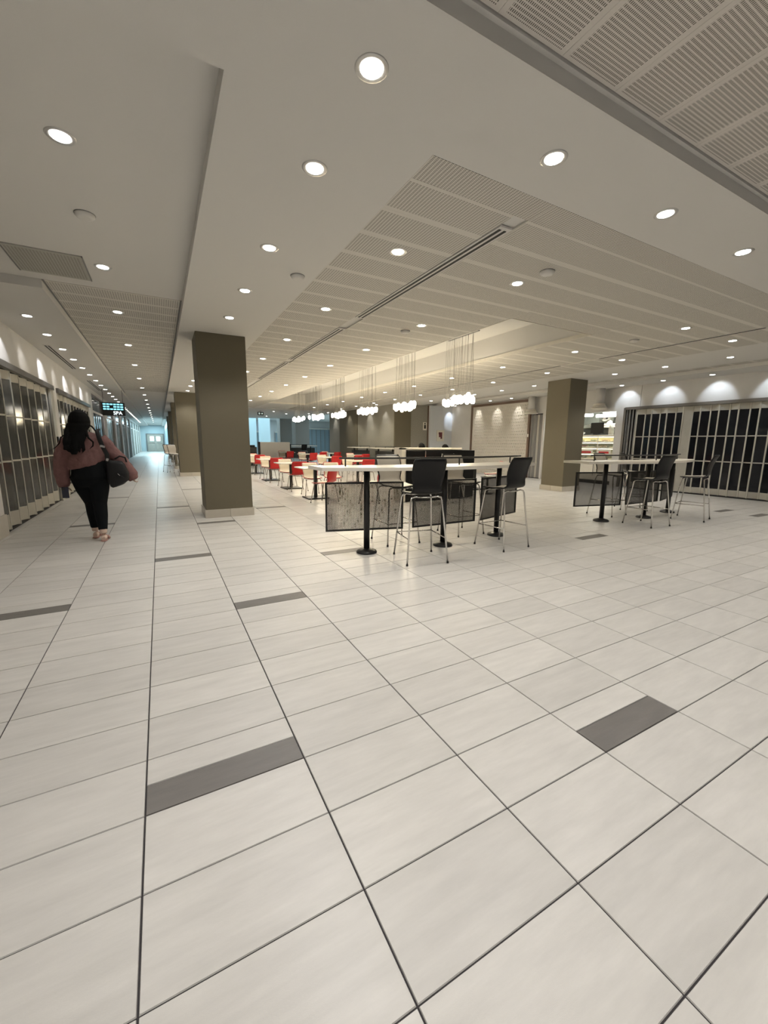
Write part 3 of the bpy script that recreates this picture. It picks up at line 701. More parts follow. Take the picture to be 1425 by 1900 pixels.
MB().bbox(-.3, .3, -.95, .95, .45, .62, .03).build('hood_shelf', 'chrome', t); MB().lathe([(.30, 0), (.30, .4), (.2, .6), (.08, .75)], 18, (0, -.2, .6)).build('dome', 'chrome', t)
MB().box(.3, .68, -.95, 1.1, -.6, .45).build('splashback', 'alu_d', t)
t = thing('white_bag', 'white paper bag on top of the food display case', 'bag', (13.8, 8.88, 1.68)); MB().loft([((0,0,0), .1, .07, (1,0,0), (0,1,0)), ((0,0,.2), .11, .08, (1,0,0), (0,1,0)), ((0,.02,.34), .07, .02, (1,0,0), (0,1,0))]).build('sack', 'whitetop', t)
t = thing('fruit_bowl', 'bowl with dark fruit at the left end of the display case', 'bowl', (13.65, 9.95, 1.68)); MB().lathe([(.08, 0), (.16, .09), (.17, .1), (.15, .09)], 18).build('bowl', 'chrome', t)
for q in range(5): MB().ball((.07*math.cos(q*1.3), .07*math.sin(q*1.3), .10), .045, 8, 6).build('fruit', 'bronze', t)
t = thing('menu_panel', 'black menu panel on the back wall of the food stall', 'menu board', (15.58, 8.62, 2.15)); MB().bbox(-.03, 0, -.3, .33, -.3, .35, .01).build('board', 'black', t)
tube_m = mat('fluorescent_tube', (1, 1, 1), emit=(1, 1, .95), estr=7)
for k, (x, y0, y1, z) in enumerate(((13.9, 8.72, 9.55, 2.36), (14.4, 8.95, 9.55, 2.52), (14.1, 9.85, 10.6, 2.42))):
    t = thing('linear_lamp', ('long glowing white tube light in the food stall, nearest', 'thin glowing tube light behind the nearest one in the stall', 'glowing tube light partly hidden by the right column')[k], 'lamp', (x, (y0+y1)/2, z))
    MB().tube([(0, y0-(y0+y1)/2, 0), (0, y1-(y0+y1)/2, 0)], .055, 12).build('tube', tube_m, t)
    for s in (-1, 1): MB().tube([(0, s*.3, .05), (0, s*.3, 3.0-z)], .005, 6).build('cord', 'black', t)
area('stall_ceiling_lamp', (14.4, 9.6, 2.9), 1.2, 1.8, 45, (.95, 1, .92))

# ------------------------------------------------------------------ pendant clusters
def pendant(y, x, label, used=False):
    t = thing('pendant_cluster', label, 'chandelier', (x, y, 0), 0, 'glass pendant clusters in the ceiling cove')
    MB().box(-.07, .07, -.5, .5, 3.60, 3.62).build('canopy', 'alu_d', t)
    rr = random.Random(int(y*10)); 
    for i in range(20):
        px = rr.uniform(-.14, .14); py = -.46+.92*i/19+rr.uniform(-.02, .02); z = 2.275+rr.uniform(-.045, .045)
        MB().lathe([(.020, -.075), (.038, -.06), (.045, -.02), (.045, .03), (.036, .06), (.012, .075)], 12, (px, py, z)).build('glass_globe', 'bulb', t)
        MB().tube([(px, py, z+.08), (px*.5, py, 3.60)], .0019, 4).build('cable', 'cable', t)
    l = bpy.data.lights.new('pendant_glow', 'POINT'); l.energy = 50; l.color = (1, .84, .56); l.shadow_soft_size = .2
    o = bpy.data.objects.new('lamp', l); col.objects.link(o); o.parent = t; o.location = (0, 0, 2.05)
for k, (y, x) in enumerate(((7.27, 5.80), (9.25, 5.64), (11.2, 5.55), (13.15, 5.45), (15.1, 5.3), (17.1, 5.2))):
    pendant(y, x, ('nearest glowing pendant cluster on thin cables, rightmost', 'second glowing pendant cluster from the right', 'third glowing pendant cluster from the right', 'fourth glowing pendant cluster from the right', 'fifth glowing pendant cluster from the right', 'farthest glowing pendant cluster, leftmost')[k])

# ------------------------------------------------------------------ chairs
def smoothstep(a, b, x):
    t = max(0, min(1, (x-a)/(b-a))); return t*t*(3-2*t)
def shell_fn(w_seat, w_back, depth, h, zs, lean=.10, waist=.04):
    def fn(u, v):
        s = v; c = (u-.5)*2
        # profile
        k = .46
        if s < k: t = s/k; y = depth/2 - t*(depth-.09); z = zs - .012*math.sin(PI*t) - (.018*(1-t)**3)
        elif s < k+.14: t = (s-k)/.14; a = t*(PI/2-.12); y = -depth/2+.09-.09*math.sin(a); z = zs + .09*(1-math.cos(a))
        else: t = (s-k-.14)/(1-k-.14); y = -depth/2-lean*t*t*.9-.012*t; z = zs+.079+t*(h-.079)
        wd = w_seat*(1-.10*math.exp(-((s-.05)/.06)**2)) if s < .55 else w_back
        if .45 < s < .65: q = smoothstep(.45, .65, s); wd = w_seat*(1-q)+w_back*q
        wd -= waist*math.exp(-((s-.60)/.10)**2)
        if s > .93: wd *= 1-.10*((s-.93)/.07)**2
        x = c*wd/2
        # curvature across
        z += .020*c*c*(1-smoothstep(.4, .6, s)); y += .030*c*c*smoothstep(.5, .65, s)
        return (x, y, z)
    return fn
def legs_stool(parent, zs, foot_x, foot_y, m, r=.010):
    top = .155; tz = zs-.035
    for sx in (-1, 1):
        for sy in (-1, 1):
            MB().tube([(sx*top*.4, sy*top, tz+.0), (sx*top*.85, sy*top, tz+.008), (sx*(top+.022), sy*(top+.005), tz-.006), (sx*(top+.032), sy*(top+.012), tz-.035), (sx*foot_x, sy*foot_y, .012)], r, 8).build('leg', m, parent)
            MB().lathe([(.013, 0), (.013, .018), (.011, .022)], 10, (sx*foot_x, sy*foot_y, 0)).build('foot_cap', 'rubber', parent)
    for sy in (-1, 1): MB().tube([(-top*.4, sy*top, tz), (top*.4, sy*top, tz)], r, 8).build('seat_rail', m, parent)
def make_stool(m_out, m_in, m_leg):
    t = thing('bar_stool', '', 'bar stool'); zs = .79; fn = shell_fn(.40, .385, .40, .40, zs, .09, .05)
    MB().slab(fn, 10, 22, -.002, .010).build('shell', m_out, t)
    MB().slab(lambda u, v: fn(.035+.93*u, .02+.95*v), 10, 22, -.006, -.0025).build('inner_lining', m_in, t)
    fx, fy = .245, .25; legs_stool(t, zs, fx, fy, m_leg)
    zf = .29; k = (zs-.07-zf)/(zs-.07-.012); lx = .187+(fx-.187)*k; ly = .167+(fy-.167)*k
    for a, b in (((-lx, ly), (lx, ly)), ((-lx, -ly), (-lx, ly)), ((lx, -ly), (lx, ly))):
        MB().tube([(a[0], a[1], zf), (b[0], b[1], zf)], .007, 8).build('footrest', m_leg, t)
    return t
def make_chair(m_out, m_in, m_leg):
    t = thing('dining_chair', '', 'chair'); zs = .455; fn = shell_fn(.43, .42, .42, .37, zs, .08, .04)
    MB().slab(fn, 8, 18, -.002, .010).build('shell', m_out, t); MB().slab(lambda u, v: fn(.03+.94*u, .02+.96*v), 8, 18, -.006, -.0025).build('inner_lining', m_in, t)
    legs_stool(t, zs, .235, .225, m_leg, .009)
    return t
stool = make_stool('blackplastic', 'cream_s', 'chrome')
KIDS[stool.name] = list(stool.children)
g = 'bar stools'
ST = [(2.62, 3.90, -13, 'black bar stool seen from behind at the centre of the near table'),
      (3.95, 3.93, 5, 'black bar stool seen from behind at the right end of the near table'),
      (2.80, 4.80, 178, 'bar stool with pale inner shell behind the near table, left one'),
      (3.98, 4.83, 181, 'bar stool with pale inner shell behind the near table, right one'),
      (7.27, 3.89, -4, 'black bar stool in front of the far right table, its back to us'),
      (8.60, 3.83, 14, 'black bar stool with cream seat at the far right end of the right table'),
      (7.64, 4.85, 183, 'bar stool with pale back behind the right table, left one'),
      (8.78, 5.05, 225, 'bar stool turned sideways behind the right table')]
for k, (x, y, r, l) in enumerate(ST): place(stool, k > 0, (x, y, 0), math.radians(r), l, g)
for k, (x, y) in enumerate(((.40, 20.4), (.55, 19.75))):
    place(stool, True, (x, y, 0), math.radians(-150), 'pale-backed bar stool beside the second corridor column, %s' % ('farther one' if k == 0 else 'nearer one'), 'stools by the corridor')

# ------------------------------------------------------------------ communal tables
def arc_y(x): return 4.30+.125*((x-3.26)/1.08)**2
def bar_table(dx, label):
    t = thing('communal_table', label, 'table', (3.26+dx, 4.30, 0)); ox = 3.26
    # curved top
    N = 24; V = []; F = []
    for i in range(N+1):
        x = 1.58+(5.02-1.58)*i/N; c = arc_y(x); hw = .30-.05*abs((x-3.3)/1.7)**2
        for yy, z in ((c-hw, 1.032), (c+hw, 1.032), (c+hw, 1.072), (c-hw, 1.072)): V.append((x-ox, yy-4.30, z))
    for i in range(N):
        for k in range(4): a = i*4+k; b = i*4+(k+1) % 4; F.append((a, b, b+4, a+4))
    F.append((3, 2, 1, 0)); F.append((N*4, N*4+1, N*4+2, N*4+3))
    MB().add(V, F).build('table_top', 'whitetop', t)
    for (x, y) in ((2.18, 4.44), (3.25, 4.30), (4.34, 4.44)):
        x -= ox; y -= 4.30
        MB().lathe([(.037, .04), (.037, 1.02)], 18, (x, y, 0)).build('post', 'black', t)
        MB().lathe([(.128, 0), (.13, .012), (.12, .028), (.07, .045), (.042, .055)], 28, (x, y, 0)).build('base', 'black', t)
        MB().lathe([(.10, 1.02), (.10, 1.031)], 20, (x, y, 0)).build('mount_plate', 'black', t)
    # rail
    MB().tube([(x-ox, arc_y(x)+.02-4.30, 1.168) for x in [1.86+i*(4.95-1.86)/20 for i in range(21)]], .012, 8).build('rail', 'black', t)
    for x in (1.93, 3.50, 4.62): MB().tube([(x-ox, arc_y(x)+.02-4.30, 1.07), (x-ox, arc_y(x)+.02-4.30, 1.168)], .010, 8).build('rail_post', 'black', t)
    # mesh screens
    for (xa, ya, xb, yb) in ((1.737, 4.64, 2.70, 4.38), (2.84, 4.37, 3.90, 4.375), (4.0, 4.37, 5.0, 4.66)):
        c = ((xa+xb)/2-ox, (ya+yb)/2-4.30); L_ = math.hypot(xb-xa, yb-ya); rz = math.atan2(yb-ya, xb-xa)
        z0, z1 = .255, .87
        s = link('screen', MB().box(-L_/2+.012, L_/2-.012, -.0012, .0012, z0+.012, z1-.012).mesh('screen', 'mesh'), t, (c[0], c[1]+.055, 0), rz)
        for a, b, cc_, d in ((-L_/2, L_/2, z0, z0+.022), (-L_/2, L_/2, z1-.022, z1), (-L_/2, -L_/2+.022, z0+.022, z1-.022), (L_/2-.022, L_/2, z0+.022, z1-.022)):
            MB().box(a, b, -.010, .010, cc_, d).build('screen_frame', 'black', s)
    return t
bar_table(0, 'curved white communal bar table with black mesh screens, near centre')
bar_table(4.68, 'curved white communal bar table with black mesh screens, right side')

# far rail tables and screens
def straight_bar(x, y, L_, rz, label, grp=None):
    t = thing('bar_table', label, 'table', (x, y, 0), rz, grp)
    MB().box(-.25, .25, 0, L_, 1.06, 1.10).build('table_top', 'whitetop', t)
    for yy in (.4, L_-.4):
        MB().lathe([(.04, .02), (.04, 1.06)], 12, (0, yy, 0)).build('post', 'black', t); MB().lathe([(.14, 0), (.14, .02), (.05, .04)], 18, (0, yy, 0)).build('base', 'black', t)
    MB().box(-.02, 0, .1, L_-.1, .25, .95).build('screen', mat('dark_screen', (.03, .03, .028), .6), t)
    MB().tube([(0, .1, 1.17), (0, L_-.1, 1.17)], .012, 6).build('rail', 'black', t)
    for yy in (.1, L_/2, L_-.1): MB().tube([(0, yy, 1.1), (0, yy, 1.17)], .01, 6).build('rail_post', 'black', t)
straight_bar(9.35, 15.95, 2.2, 0, 'white bar table before the textured taupe wall, nearer one')
straight_bar(9.35, 18.6, 2.4, 0, 'white bar table before the textured taupe wall, farther one')
straight_bar(9.6, 27.6, 2.4, PI/2, 'distant white bar table with dark stools in front of the concourse')
for k, (x, y) in enumerate(((7.4, 27.0), (8.5, 27.0))):
    place(stool, True, (x, y, 0), math.radians(0), 'dark bar stool at the distant bar table, %s' % ('left one' if k == 0 else 'right one'), 'stools at the distant bar table')

# ------------------------------------------------------------------ cafe tables and chairs
def cafe_table(x, y, label, used=None, w_=.40, rz=0):
    t = thing('cafe_table', label, 'table', (x, y, 0), rz, 'cream square cafe tables')
    MB().bbox(-w_, w_, -w_, w_, .725, .752, .008).build('table_top', 'whitetop', t)
    MB().box(-.035, .035, -.035, .035, .03, .72).build('post', 'black', t)
    MB().bbox(-.26, .26, -.26, .26, 0, .03, .008).build('base_plate', 'black', t)
    MB().box(-.2, .2, -.03, .03, .705, .725).box(-.03, .03, -.2, .2, .705, .725).build('spider', 'black', t)
redc = make_chair('red', 'cream', 'steel'); crc = redc
KIDS[redc.name] = list(redc.children)
first = [False]
def chair(x, y, deg, label, grp):
    place(redc, first[0], (x, y, 0), math.radians(deg), label, grp); first[0] = True
T = [(3.27, 9.50, 'cream square table nearest, left behind the near bar table'), (3.33, 11.84, 'second cream square table in the left row'), (3.37, 14.6, 'third cream square table in the left row'), (3.55, 18.0, 'fourth cream square table in the left row, beside the column'),
     (5.80, 12.5, 'nearest cream table in the middle row'), (6.05, 15.8, 'second cream table in the middle row'), (6.6, 20.3, 'third cream table in the middle row'), (6.45, 23.8, 'fourth cream table in the middle row'), (6.4, 27.6, 'farthest cream table in the middle row'),
     (8.3, 17.9, 'near cream table before the taupe wall'), (8.3, 21.4, 'far cream table before the taupe wall'), (8.2, 9.4, 'cream table behind the right end of the near bar table')]
for x, y, l in T: cafe_table(x, y, l, w_=.40 if y < 20 else .42)
RC = 'red-shelled chairs with cream inside, backs to us'; CC = 'cream-faced chairs facing us'
pos = ['nearest in the left row', 'second in the left row', 'third in the left row', 'beside the big column', 'nearest in the middle row', 'second in the middle row', 'third in the middle row', 'fourth in the middle row', 'farthest in the middle row', 'near the taupe wall', 'farther by the taupe wall']
for k, (x, y, l) in enumerate(T[:11]):
    if k == 0: chair(3.22, 8.72, 38, 'red-backed chair turned sideways at the nearest left table', RC)
    else: chair(x-.01, y-.66, random.uniform(-8, 8), 'red-backed dining chair seen from behind, ' + pos[k], RC)
    chair(x+(.12 if k == 0 else .05 if k < 4 else -.02), y+.60, 180+random.uniform(-6, 6), 'cream-faced dining chair facing us, ' + pos[k], CC)
chair(3.95, 10.1, 168, 'extra cream-faced chair right of the nearest left table', CC)
chair(4.15, 8.3, 60, 'red-backed chair partly hidden behind the near mesh screen', RC)
chair(8.85, 9.35, 60, 'red-backed chair right of the table behind the near bar table', RC)
chair(7.3, 15.9, 4, 'red-backed chair at right of the second middle table', RC)
chair(7.6, 21.0, 4, 'red-backed chair between the middle row and the taupe wall', RC)
chair(2.85, 17.4, 20, 'red-backed chair peeking out right of the big column', RC)
chair(6.9, 12.4, 6, 'red-backed chair right of the nearest middle table', RC)
t = thing('paper_napkins', 'crumpled white napkins on a dark tray behind the near bar table', 'napkins', (7.75, 8.35, 0))
MB().lathe([(.18, .44), (.19, .45), (.19, .46)], 18).build('round_tray', 'black', t); MB().lathe([(.03, 0), (.03, .44)], 10).build('stem', 'black', t); MB().lathe([(.16, 0), (.16, .02), (.04, .03)], 18).build('foot', 'black', t)
nb = MB()
for q in range(6): nb.ball((random.uniform(-.1, .1), random.uniform(-.1, .1), .48), (.06, .05, .025), 7, 4)
tag(nb.build('napkin_pile', 'whitetop', t), kind='stuff')

# booth divider
t = thing('booth_divider', 'white booth wall with black front panel behind the near bar table', 'divider', (4.78, 7.95, 0))
MB().bbox(0, 1.72, .12, .2, 0, 1.245, .006).build('white_panel', 'whitetop', t); MB().bbox(0, .08, .2, .34, 0, 1.245, .006).build('white_side', 'whitetop', t)
MB().bbox(.0, 1.72, -.0, .12, 1.20, 1.245, .006).bbox(0, .12, 0, .12, 0, 1.245, .006).build('white_ledge', 'whitetop', t)
MB().bbox(.125, 2.1, -.03, .10, .03, 1.185, .006).build('black_panel', 'blackplastic', t); MB().box(.6, .63, -.05, -.03, .9, 1.17).build('chrome_strip', 'chrome', t)
MB().bbox(1.75, 2.12, .10, 1.2, 0, 1.185, .006).build('black_side', 'blackplastic', t)
# high chair
t = thing('high_chair', 'chrome-framed child high chair with red seat before the black booth panel', 'high chair', (5.75, 7.4, 0))
for sx in (-1, 1):
    MB().tube([(sx*.24, -.25, .01), (sx*.17, -.08, .75), (sx*.17, .0, 1.08), (sx*.16, .12, 1.12), (sx*.22, .28, .01)], .011, 8).build('side_frame', 'chrome', t)
MB().tube([(-.17, 0, 1.08), (.17, 0, 1.08)], .011, 8).build('back_bar', 'chrome', t); MB().bbox(-.15, .15, -.15, .15, .62, .66, .01).build('seat', 'red', t); MB().bbox(-.15, .15, -.02, .0, .70, 1.04, .008).build('backrest', 'red', t)

# ------------------------------------------------------------------ people
def remesh(mb, name, m, parent, voxel=.012, smooth=3, disp=0):
    o = mb.build(name+'_src', m); md = o.modifiers.new('r', 'REMESH'); md.mode = 'VOXEL'; md.voxel_size = voxel; md.use_smooth_shade = True
    if smooth: s = o.modifiers.new('s', 'SMOOTH'); s.iterations = smooth; s.factor = .5
    if disp:
        tx = bpy.data.textures.new('folds', 'CLOUDS'); tx.noise_scale = .11; dm = o.modifiers.new('d', 'DISPLACE'); dm.texture = tx; dm.strength = disp; dm.mid_level = .5
    dg = bpy.context.evaluated_depsgraph_get(); me = bpy.data.meshes.new_from_object(o.evaluated_get(dg)); bpy.data.objects.remove(o)
    me.name = name; me.materials.clear(); me.materials.append(M_[m])
    return link(name, me, parent)
def limb(mb, pts, rs, n=14):
    P = [Vector(p) for p in pts]; return mb.tube(P, list(rs), n)
def hand(mb, wrist, dirv, side, curl=.5, s=1.0):
    """palm and five fingers; dirv finger direction, side = thumb side, palm normal = dirv x side"""
    d = Vector(dirv).normalized(); u = Vector(side); u = (u-d*u.dot(d)).normalized(); nrm = d.cross(u); w0 = Vector(wrist)
    mb.loft([(w0, .024*s, .019*s, u, nrm), (w0+d*.03*s, .033*s, .018*s, u, nrm), (w0+d*.075*s, .040*s, .016*s, u, nrm), (w0+d*.092*s, .036*s, .013*s, u, nrm)], 12)
    for k, (off, ln) in enumerate(((.028, .070), (.010, .078), (-.009, .072), (-.027, .057))):
        b = w0+d*.085*s+u*off*s; p = [b]; a = 0
        for j in range(3):
            a += curl*.75; p.append(p[-1]+(d*math.cos(a)+nrm*math.sin(a))*ln*s*(.42, .33, .25)[j])
        mb.tube(p, [.0095*s, .009*s, .0083*s, .0072*s], 8)
    b = w0+d*.022*s+u*.022*s; p1 = b+(d*.55+u*.8).normalized()*.04*s; p2 = p1+(d*.85+u*.3+nrm*.5).normalized()*.032*s; p3 = p2+(d*.8+nrm*.7).normalized()*.022*s
    mb.tube([b, p1, p2, p3], [.013*s, .011*s, .010*s, .008*s], 8)

WX, WY = -.87, 6.75
P0 = thing('person', 'woman in a dusty pink sweatshirt and black leggings walking away down the corridor', 'person', (WX, WY, 0))
def L(x, z, y=0): return (x-WX, y, z)          # x and height as seen in the plane of the body
b = MB()
# legs in mid stride: her left foot ahead (far), right foot back (near)
def leg(hip, knee, ankle, rr): limb(b, [hip, [(hip[i]*.5+knee[i]*.5) for i in range(3)], knee, [(knee[i]*.6+ankle[i]*.4) for i in range(3)], ankle], rr, 16)
lh, lk, la = L(-.955, .90, .02), L(-.880, .50, .06), L(-.880, .10, .10)
rh, rk_, ra = L(-.775, .90, .0), L(-.778, .50, -.03), L(-.760, .10, -.16)
leg(lh, lk, la, (.125, .115, .078, .068, .040)); leg(rh, rk_, ra, (.125, .115, .080, .070, .040))
for (ax, ay, dy) in ((la, .0, 0), (ra, .0, 0)):
    x, y_, z = ax
    b.loft([((x-.0, y_-.05, .035), .030, .026, (1,0,0), (0,0,1)), ((x, y_-.03, .045), .034, .036, (1,0,0), (0,0,1)), ((x, y_+.02, .045), .036, .040, (1,0,0), (0,0,1)), ((x+.01, y_+.09, .035), .040, .026, (1,0,0), (0,0,1)), ((x+.015, y_+.15, .026), .044, .017, (1,0,0), (0,0,1))], 12)
    for k in range(5): b.tube([(x+.015+(k-2)*.017, y_+.14, .022), (x+.017+(k-2)*.018, y_+.185-abs(k-1.2)*.006, .020)], [.010, .0085], 8)
b.zloft([(L(-.86,0)[0], 0, .80, .17, .13), (L(-.85,0)[0], -.01, .92, .205, .165), (L(-.845,0)[0], 0, 1.04, .185, .14), (L(-.87,0)[0], .01, 1.2, .19, .13), (L(-.88,0)[0], .01, 1.36, .20, .115), (L(-.885,0)[0], .01, 1.43, .11, .08)])
b.zloft([(L(-.895,0)[0], .01, 1.40, .058, .055), (L(-.90,0)[0], .02, 1.50, .052, .055), (L(-.905,0)[0], .03, 1.53, .055, .06)])
hx = L(-.91, 0)[0]
b.zloft([(hx, .05, 1.485, .040, .045), (hx, .045, 1.52, .062, .075), (hx, .035, 1.58, .075, .092), (hx, .03, 1.64, .078, .098), (hx, .025, 1.69, .066, .084), (hx, .025, 1.725, .030, .040)])
b.ball((hx, .135, 1.575), (.013, .018, .02), 8, 6); b.ball((hx, .125, 1.535), (.024, .012, .009), 8, 6)          # nose and lips
for s in (-1, 1): b.ball((hx+s*.077, .03, 1.585), (.010, .020, .030), 8, 6)                                     # ears
limb(b, [L(-1.07, 1.36), L(-1.145, 1.10, -.01), L(-1.165, .78, .02)], (.055, .042, .026)); limb(b, [L(-.70, 1.37), L(-.50, 1.12, -.01), L(-.362, .83, -.005)], (.055, .042, .026))
hand(b, L(-1.150, .755, .0), (.05, -.15, -1), (.9, .4, .0), .75); hand(b, L(-.368, .865, -.005), (.15, .05, -.9), (-.3, .9, 0), .9, .85)
remesh(b, 'body', 'skin', P0, .0075, 2)
lg = MB()
def leg2(hip, knee, ankle, rr): limb(lg, [hip, [(hip[i]*.5+knee[i]*.5) for i in range(3)], knee, [(knee[i]*.6+ankle[i]*.4) for i in range(3)], [(knee[i]*.12+ankle[i]*.88) for i in range(3)]], rr, 18)
leg2(lh, lk, la, (.142, .124, .082, .074, .050)); leg2(rh, rk_, ra, (.142, .124, .084, .076, .052))
lg.zloft([(L(-.86,0)[0], 0, .74, .17, .13), (L(-.850,0)[0], -.015, .86, .222, .175), (L(-.845,0)[0], -.01, .98, .212, .16), (L(-.845,0)[0], 0, 1.12, .20, .15)])
remesh(lg, 'leggings', 'leggings', P0, .011, 2)
sw = MB()
cx = L(-.86, 0)[0]
sw.loft([((cx-.02, 0, 1.00), .205, .165, (1,0,.20), (0,1,0)), ((cx-.01, 0, 1.05), .232, .185, (1,0,.22), (0,1,0)), ((cx-.01, 0, 1.15), .235, .185, (1,0,.12), (0,1,0)), ((cx-.02, .0, 1.28), .232, .165, (1,0,0), (0,1,0)), ((cx-.02, .01, 1.37), .215, .140, (1,0,0), (0,1,0)), ((cx-.022, .015, 1.425), .15, .105, (1,0,0), (0,1,0)), ((cx-.028, .02, 1.46), .075, .07, (1,0,0), (0,1,0))], 24)
limb(sw, [L(-1.045, 1.36), L(-1.115, 1.22), L(-1.15, 1.07, -.01), L(-1.155, .92, .0), L(-1.160, .80, .01), L(-1.160, .735, .015)], (.095, .090, .088, .090, .078, .056), 18)
limb(sw, [L(-.715, 1.37), L(-.615, 1.24, -.01), L(-.52, 1.11, -.01), L(-.435, .97, -.01), L(-.375, .86, -.01), L(-.352, .81, -.005)], (.095, .092, .094, .092, .080, .062), 18)
remesh(sw, 'sweatshirt', 'sweater', P0, .010, 2, .028)
hr = MB()
hr.zloft([(hx, -.0, 1.47, .075, .075), (hx, -.01, 1.54, .118, .118), (hx, -.01, 1.60, .124, .130), (hx, -.005, 1.66, .112, .122), (hx, .0, 1.71, .082, .095), (hx, .01, 1.74, .04, .05), (hx, .01, 1.75, .015, .018)])
hr.loft([((hx, -.04, 1.62), .10, .07, (1,0,0), (0,1,0)), ((hx, -.07, 1.54), .118, .075, (1,0,0), (0,1,0)), ((hx-.02, -.10, 1.45), .100, .06, (1,0,0), (0,1,0)), ((hx-.045, -.155, 1.34), .082, .045, (1,0,0), (0,1,0)), ((hx-.060, -.20, 1.24), .058, .032, (1,0,0), (0,1,0)), ((hx-.065, -.215, 1.17), .028, .02, (1,0,0), (0,1,0))], 16)
rr = random.Random(5)
for k in range(26):
    a = -.115+.175*k/25; z1 = 1.16+rr.uniform(0, .12)+abs(a)*.35; ph = rr.uniform(0, 6)
    hr.tube([(hx+a, -.06, 1.56), (hx+a*1.15+.012*math.sin(ph), -.13, 1.44), (hx+a*1.25-.02+.015*math.sin(ph+2), -.185, 1.33), (hx+a*1.2-.03+.02*math.sin(ph+4), -.215, 1.23), (hx+a*1.0-.035+.018*math.sin(ph+5.5), -.225, z1)], [.018, .016, .013, .010, .004], 7)
# side strands that swing out
hr.tube([(hx-.07, -.04, 1.50), (hx-.14, -.08, 1.44), (hx-.20, -.12, 1.38), (hx-.215, -.13, 1.31), (hx-.27, -.13, 1.25), (hx-.335, -.12, 1.215)], [.014, .010, .008, .008, .006, .003], 7)
hr.tube([(hx+.08, -.04, 1.57), (hx+.14, -.06, 1.53), (hx+.175, -.08, 1.47), (hx+.18, -.10, 1.41)], [.014, .012, .009, .004], 7)
hr.tube([(hx+.06, -.06, 1.54), (hx+.085, -.13, 1.44), (hx+.105, -.19, 1.38), (hx+.150, -.205, 1.33), (hx+.145, -.21, 1.28), (hx+.105, -.22, 1.24)], [.018, .015, .013, .012, .010, .004], 7)
remesh(hr, 'hair', 'hair', P0, .0065, 1)
for nm, (x, y_, z) in (('left', la), ('right', ra)):
    f = MB(); f.loft([((x+.0, y_-.075, .008), .022, .008, (1,0,0), (0,0,1)), ((x, y_-.05, .010), .040, .010, (1,0,0), (0,0,1)), ((x+.004, y_+.03, .010), .040, .010, (1,0,0), (0,0,1)), ((x+.014, y_+.13, .010), .050, .010, (1,0,0), (0,0,1)), ((x+.016, y_+.195, .008), .030, .008, (1,0,0), (0,0,1))], 14)
    s_ = f.build('sandal', 'sandal', P0)
    for yy, zz, r_ in ((y_+.10, .052, .046), (y_+.055, .066, .043)):
        MB().tube([(x+.01-r_, yy, .012), (x+.01-r_*.7, yy, zz*.8), (x+.01, yy, zz+.012), (x+.01+r_*.7, yy, zz*.8), (x+.01+r_, yy, .012)], .010, 8).build('strap', 'sandal', s_)
# bag and phone
bg = thing('shoulder_bag', 'black leather shoulder bag hanging at the walking woman\'s right side', 'bag', (-.545, 6.60, .745))
k = MB().loft([((.01, 0, -.005), .07, .04, (1,0,.35), (0,1,0)), ((.030, 0, .035), .120, .065, (1,0,.38), (0,1,0)), ((.022, 0, .12), .135, .07, (1,0,.35), (0,1,0)), ((.010, 0, .21), .120, .055, (1,0,.2), (0,1,0)), ((.0, 0, .29), .11, .035, (1,0,0), (0,1,0)), ((-.01, 0, .34), .09, .02, (1,0,-.1), (0,1,0))], 20)
k.build('bag_body', 'leather', bg)
MB().loft([((x_, y_, z_), .026, .006, (1, 0, .2), (0, 1, 0)) for x_, y_, z_ in ((-.085, -.01, .31), (-.08, -.035, .42), (-.12, -.055, .53), (-.148, -.045, .64), (-.165, .005, .72), (-.165, .09, .755))], 12).build('shoulder_strap', 'leather', bg)
MB().tube([(.13, -.02, .32), (.12, -.04, .38), (.06, -.04, .40), (.0, -.04, .36)], .011, 8).build('handle', 'leather', bg)
MB().obox((-.118, -.066, .53), (.055, .010, .028), ry=.25).build('buckle', 'chrome', bg); MB().obox((-.082, -.045, .355), (.03, .010, .035), ry=.3).build('clasp', 'chrome', bg)
for k in range(4): MB().tube([(.02+.02*k, -.080, .17-.015*k), (.045+.02*k, -.083, .14-.015*k)], .004, 6).build('fringe', 'chrome' if k == 0 else 'leather', bg)
ph = thing('phone', 'dark phone held in the walking woman\'s left hand', 'phone', (-1.135, 6.685, .672), 1.35)
MB().bbox(-.012, .004, -.038, .038, -.075, .07, .005).build('phone_body', 'phone', ph); MB().bbox(-.016, -.012, .005, .03, .03, .06, .002).build('camera_bump', 'black', ph)

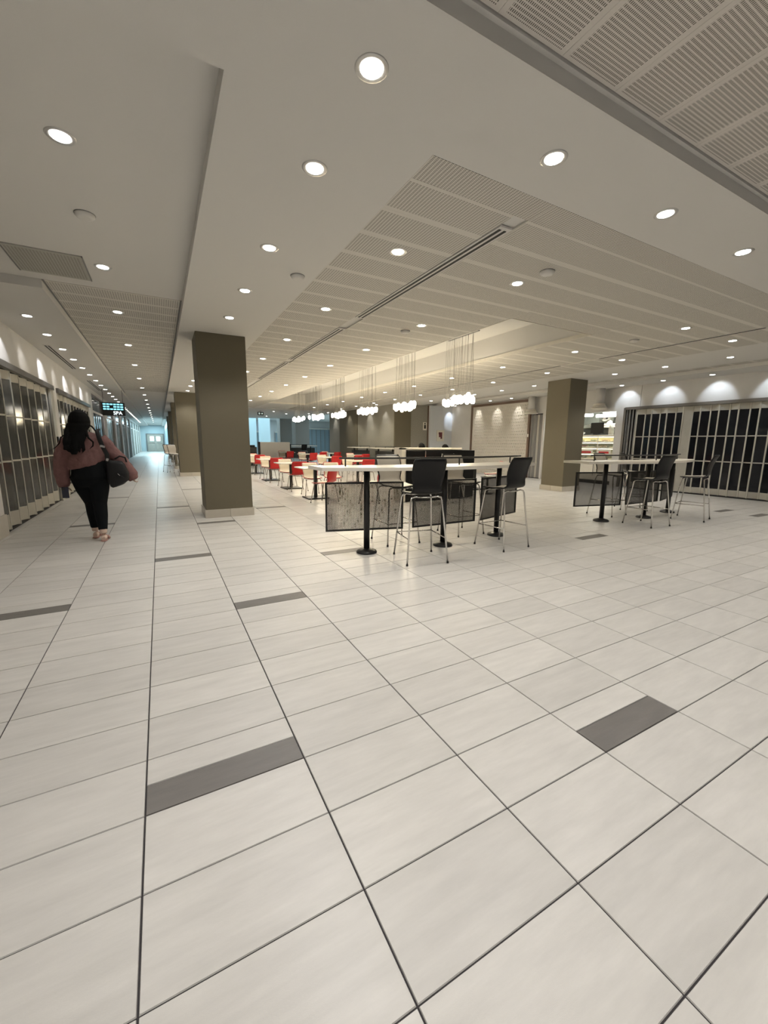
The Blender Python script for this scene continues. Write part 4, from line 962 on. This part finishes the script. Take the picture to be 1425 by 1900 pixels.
# seated people behind the booth divider
def seated(x, y, htop, label):
    p = thing('person', label, 'person', (x, y, 0), 0, None); q = MB(); h = htop-1.35
    q.zloft([(0, 0, .46, .17, .13), (0, 0, .60, .17, .125), (0, 0, .85, .17, .11), (0, .01, 1.0+h, .19, .10), (0, .01, 1.06+h, .10, .07)])
    q.zloft([(0, .01, 1.04+h, .055, .055), (0, .02, 1.13+h, .05, .05)]); q.zloft([(0, .05, 1.11+h, .04, .04), (0, .04, 1.16+h, .068, .08), (0, .03, 1.23+h, .076, .095), (0, .03, 1.30+h, .062, .08), (0, .03, 1.335+h, .02, .03)])
    for s in (-1, 1):
        limb(q, [(s*.09, 0, .50), (s*.10, .22, .51), (s*.10, .42, .49), (s*.10, .43, .28), (s*.10, .42, .06)], (.085, .08, .065, .055, .04))
        q.loft([((s*.10, .36, .03), .035, .028, (1,0,0), (0,0,1)), ((s*.10, .48, .03), .045, .028, (1,0,0), (0,0,1)), ((s*.10, .62, .02), .035, .02, (1,0,0), (0,0,1))], 10)
        limb(q, [(s*.19, 0, 1.0+h), (s*.24, .05, .80), (s*.17, .26, .76)], (.05, .042, .03)); hand(q, (s*.17, .26, .76), (-s*.3, 1, 0), (-s*1, 0, .2), .4)
    remesh(q, 'body', 'skin', p, .014, 1)
    c = MB().zloft([(0, 0, .46, .185, .145), (0, 0, .7, .185, .14), (0, .0, .95, .205, .125), (0, .01, 1.05+h, .15, .09), (0, .01, 1.09+h, .07, .065)])
    for s in (-1, 1): limb(c, [(s*.18, 0, 1.0+h), (s*.24, .05, .80), (s*.18, .20, .765)], (.07, .058, .045)); limb(c, [(s*.09, 0, .50), (s*.10, .22, .51), (s*.10, .43, .49), (s*.10, .43, .28), (s*.10, .42, .10)], (.10, .095, .08, .07, .06))
    remesh(c, 'clothing', 'leggings', p, .014, 1)
    r = MB().zloft([(0, -.03, 1.10+h, .07, .05), (0, -.015, 1.18+h, .09, .09), (0, -.01, 1.26+h, .095, .105), (0, .0, 1.32+h, .07, .08), (0, .0, 1.35+h, .025, .03)]); remesh(r, 'hair', 'hair', p, .011, 1)
seated(6.34, 9.5, 1.355, 'seated person whose black hair shows above the white booth wall, left one')
seated(7.15, 9.5, 1.325, 'seated person whose dark hair shows above the white booth wall, right one')
t = thing('booth_bench', 'dark bench under the two seated people behind the booth wall', 'bench', (6.75, 9.42, 0))
MB().bbox(-.75, .75, -.2, .2, .38, .44, .01).build('seat', 'black', t)
for sx in (-.7, .7): MB().bbox(sx-.02, sx+.02, -.18, .18, 0, .38, .005).build('leg', 'black', t)
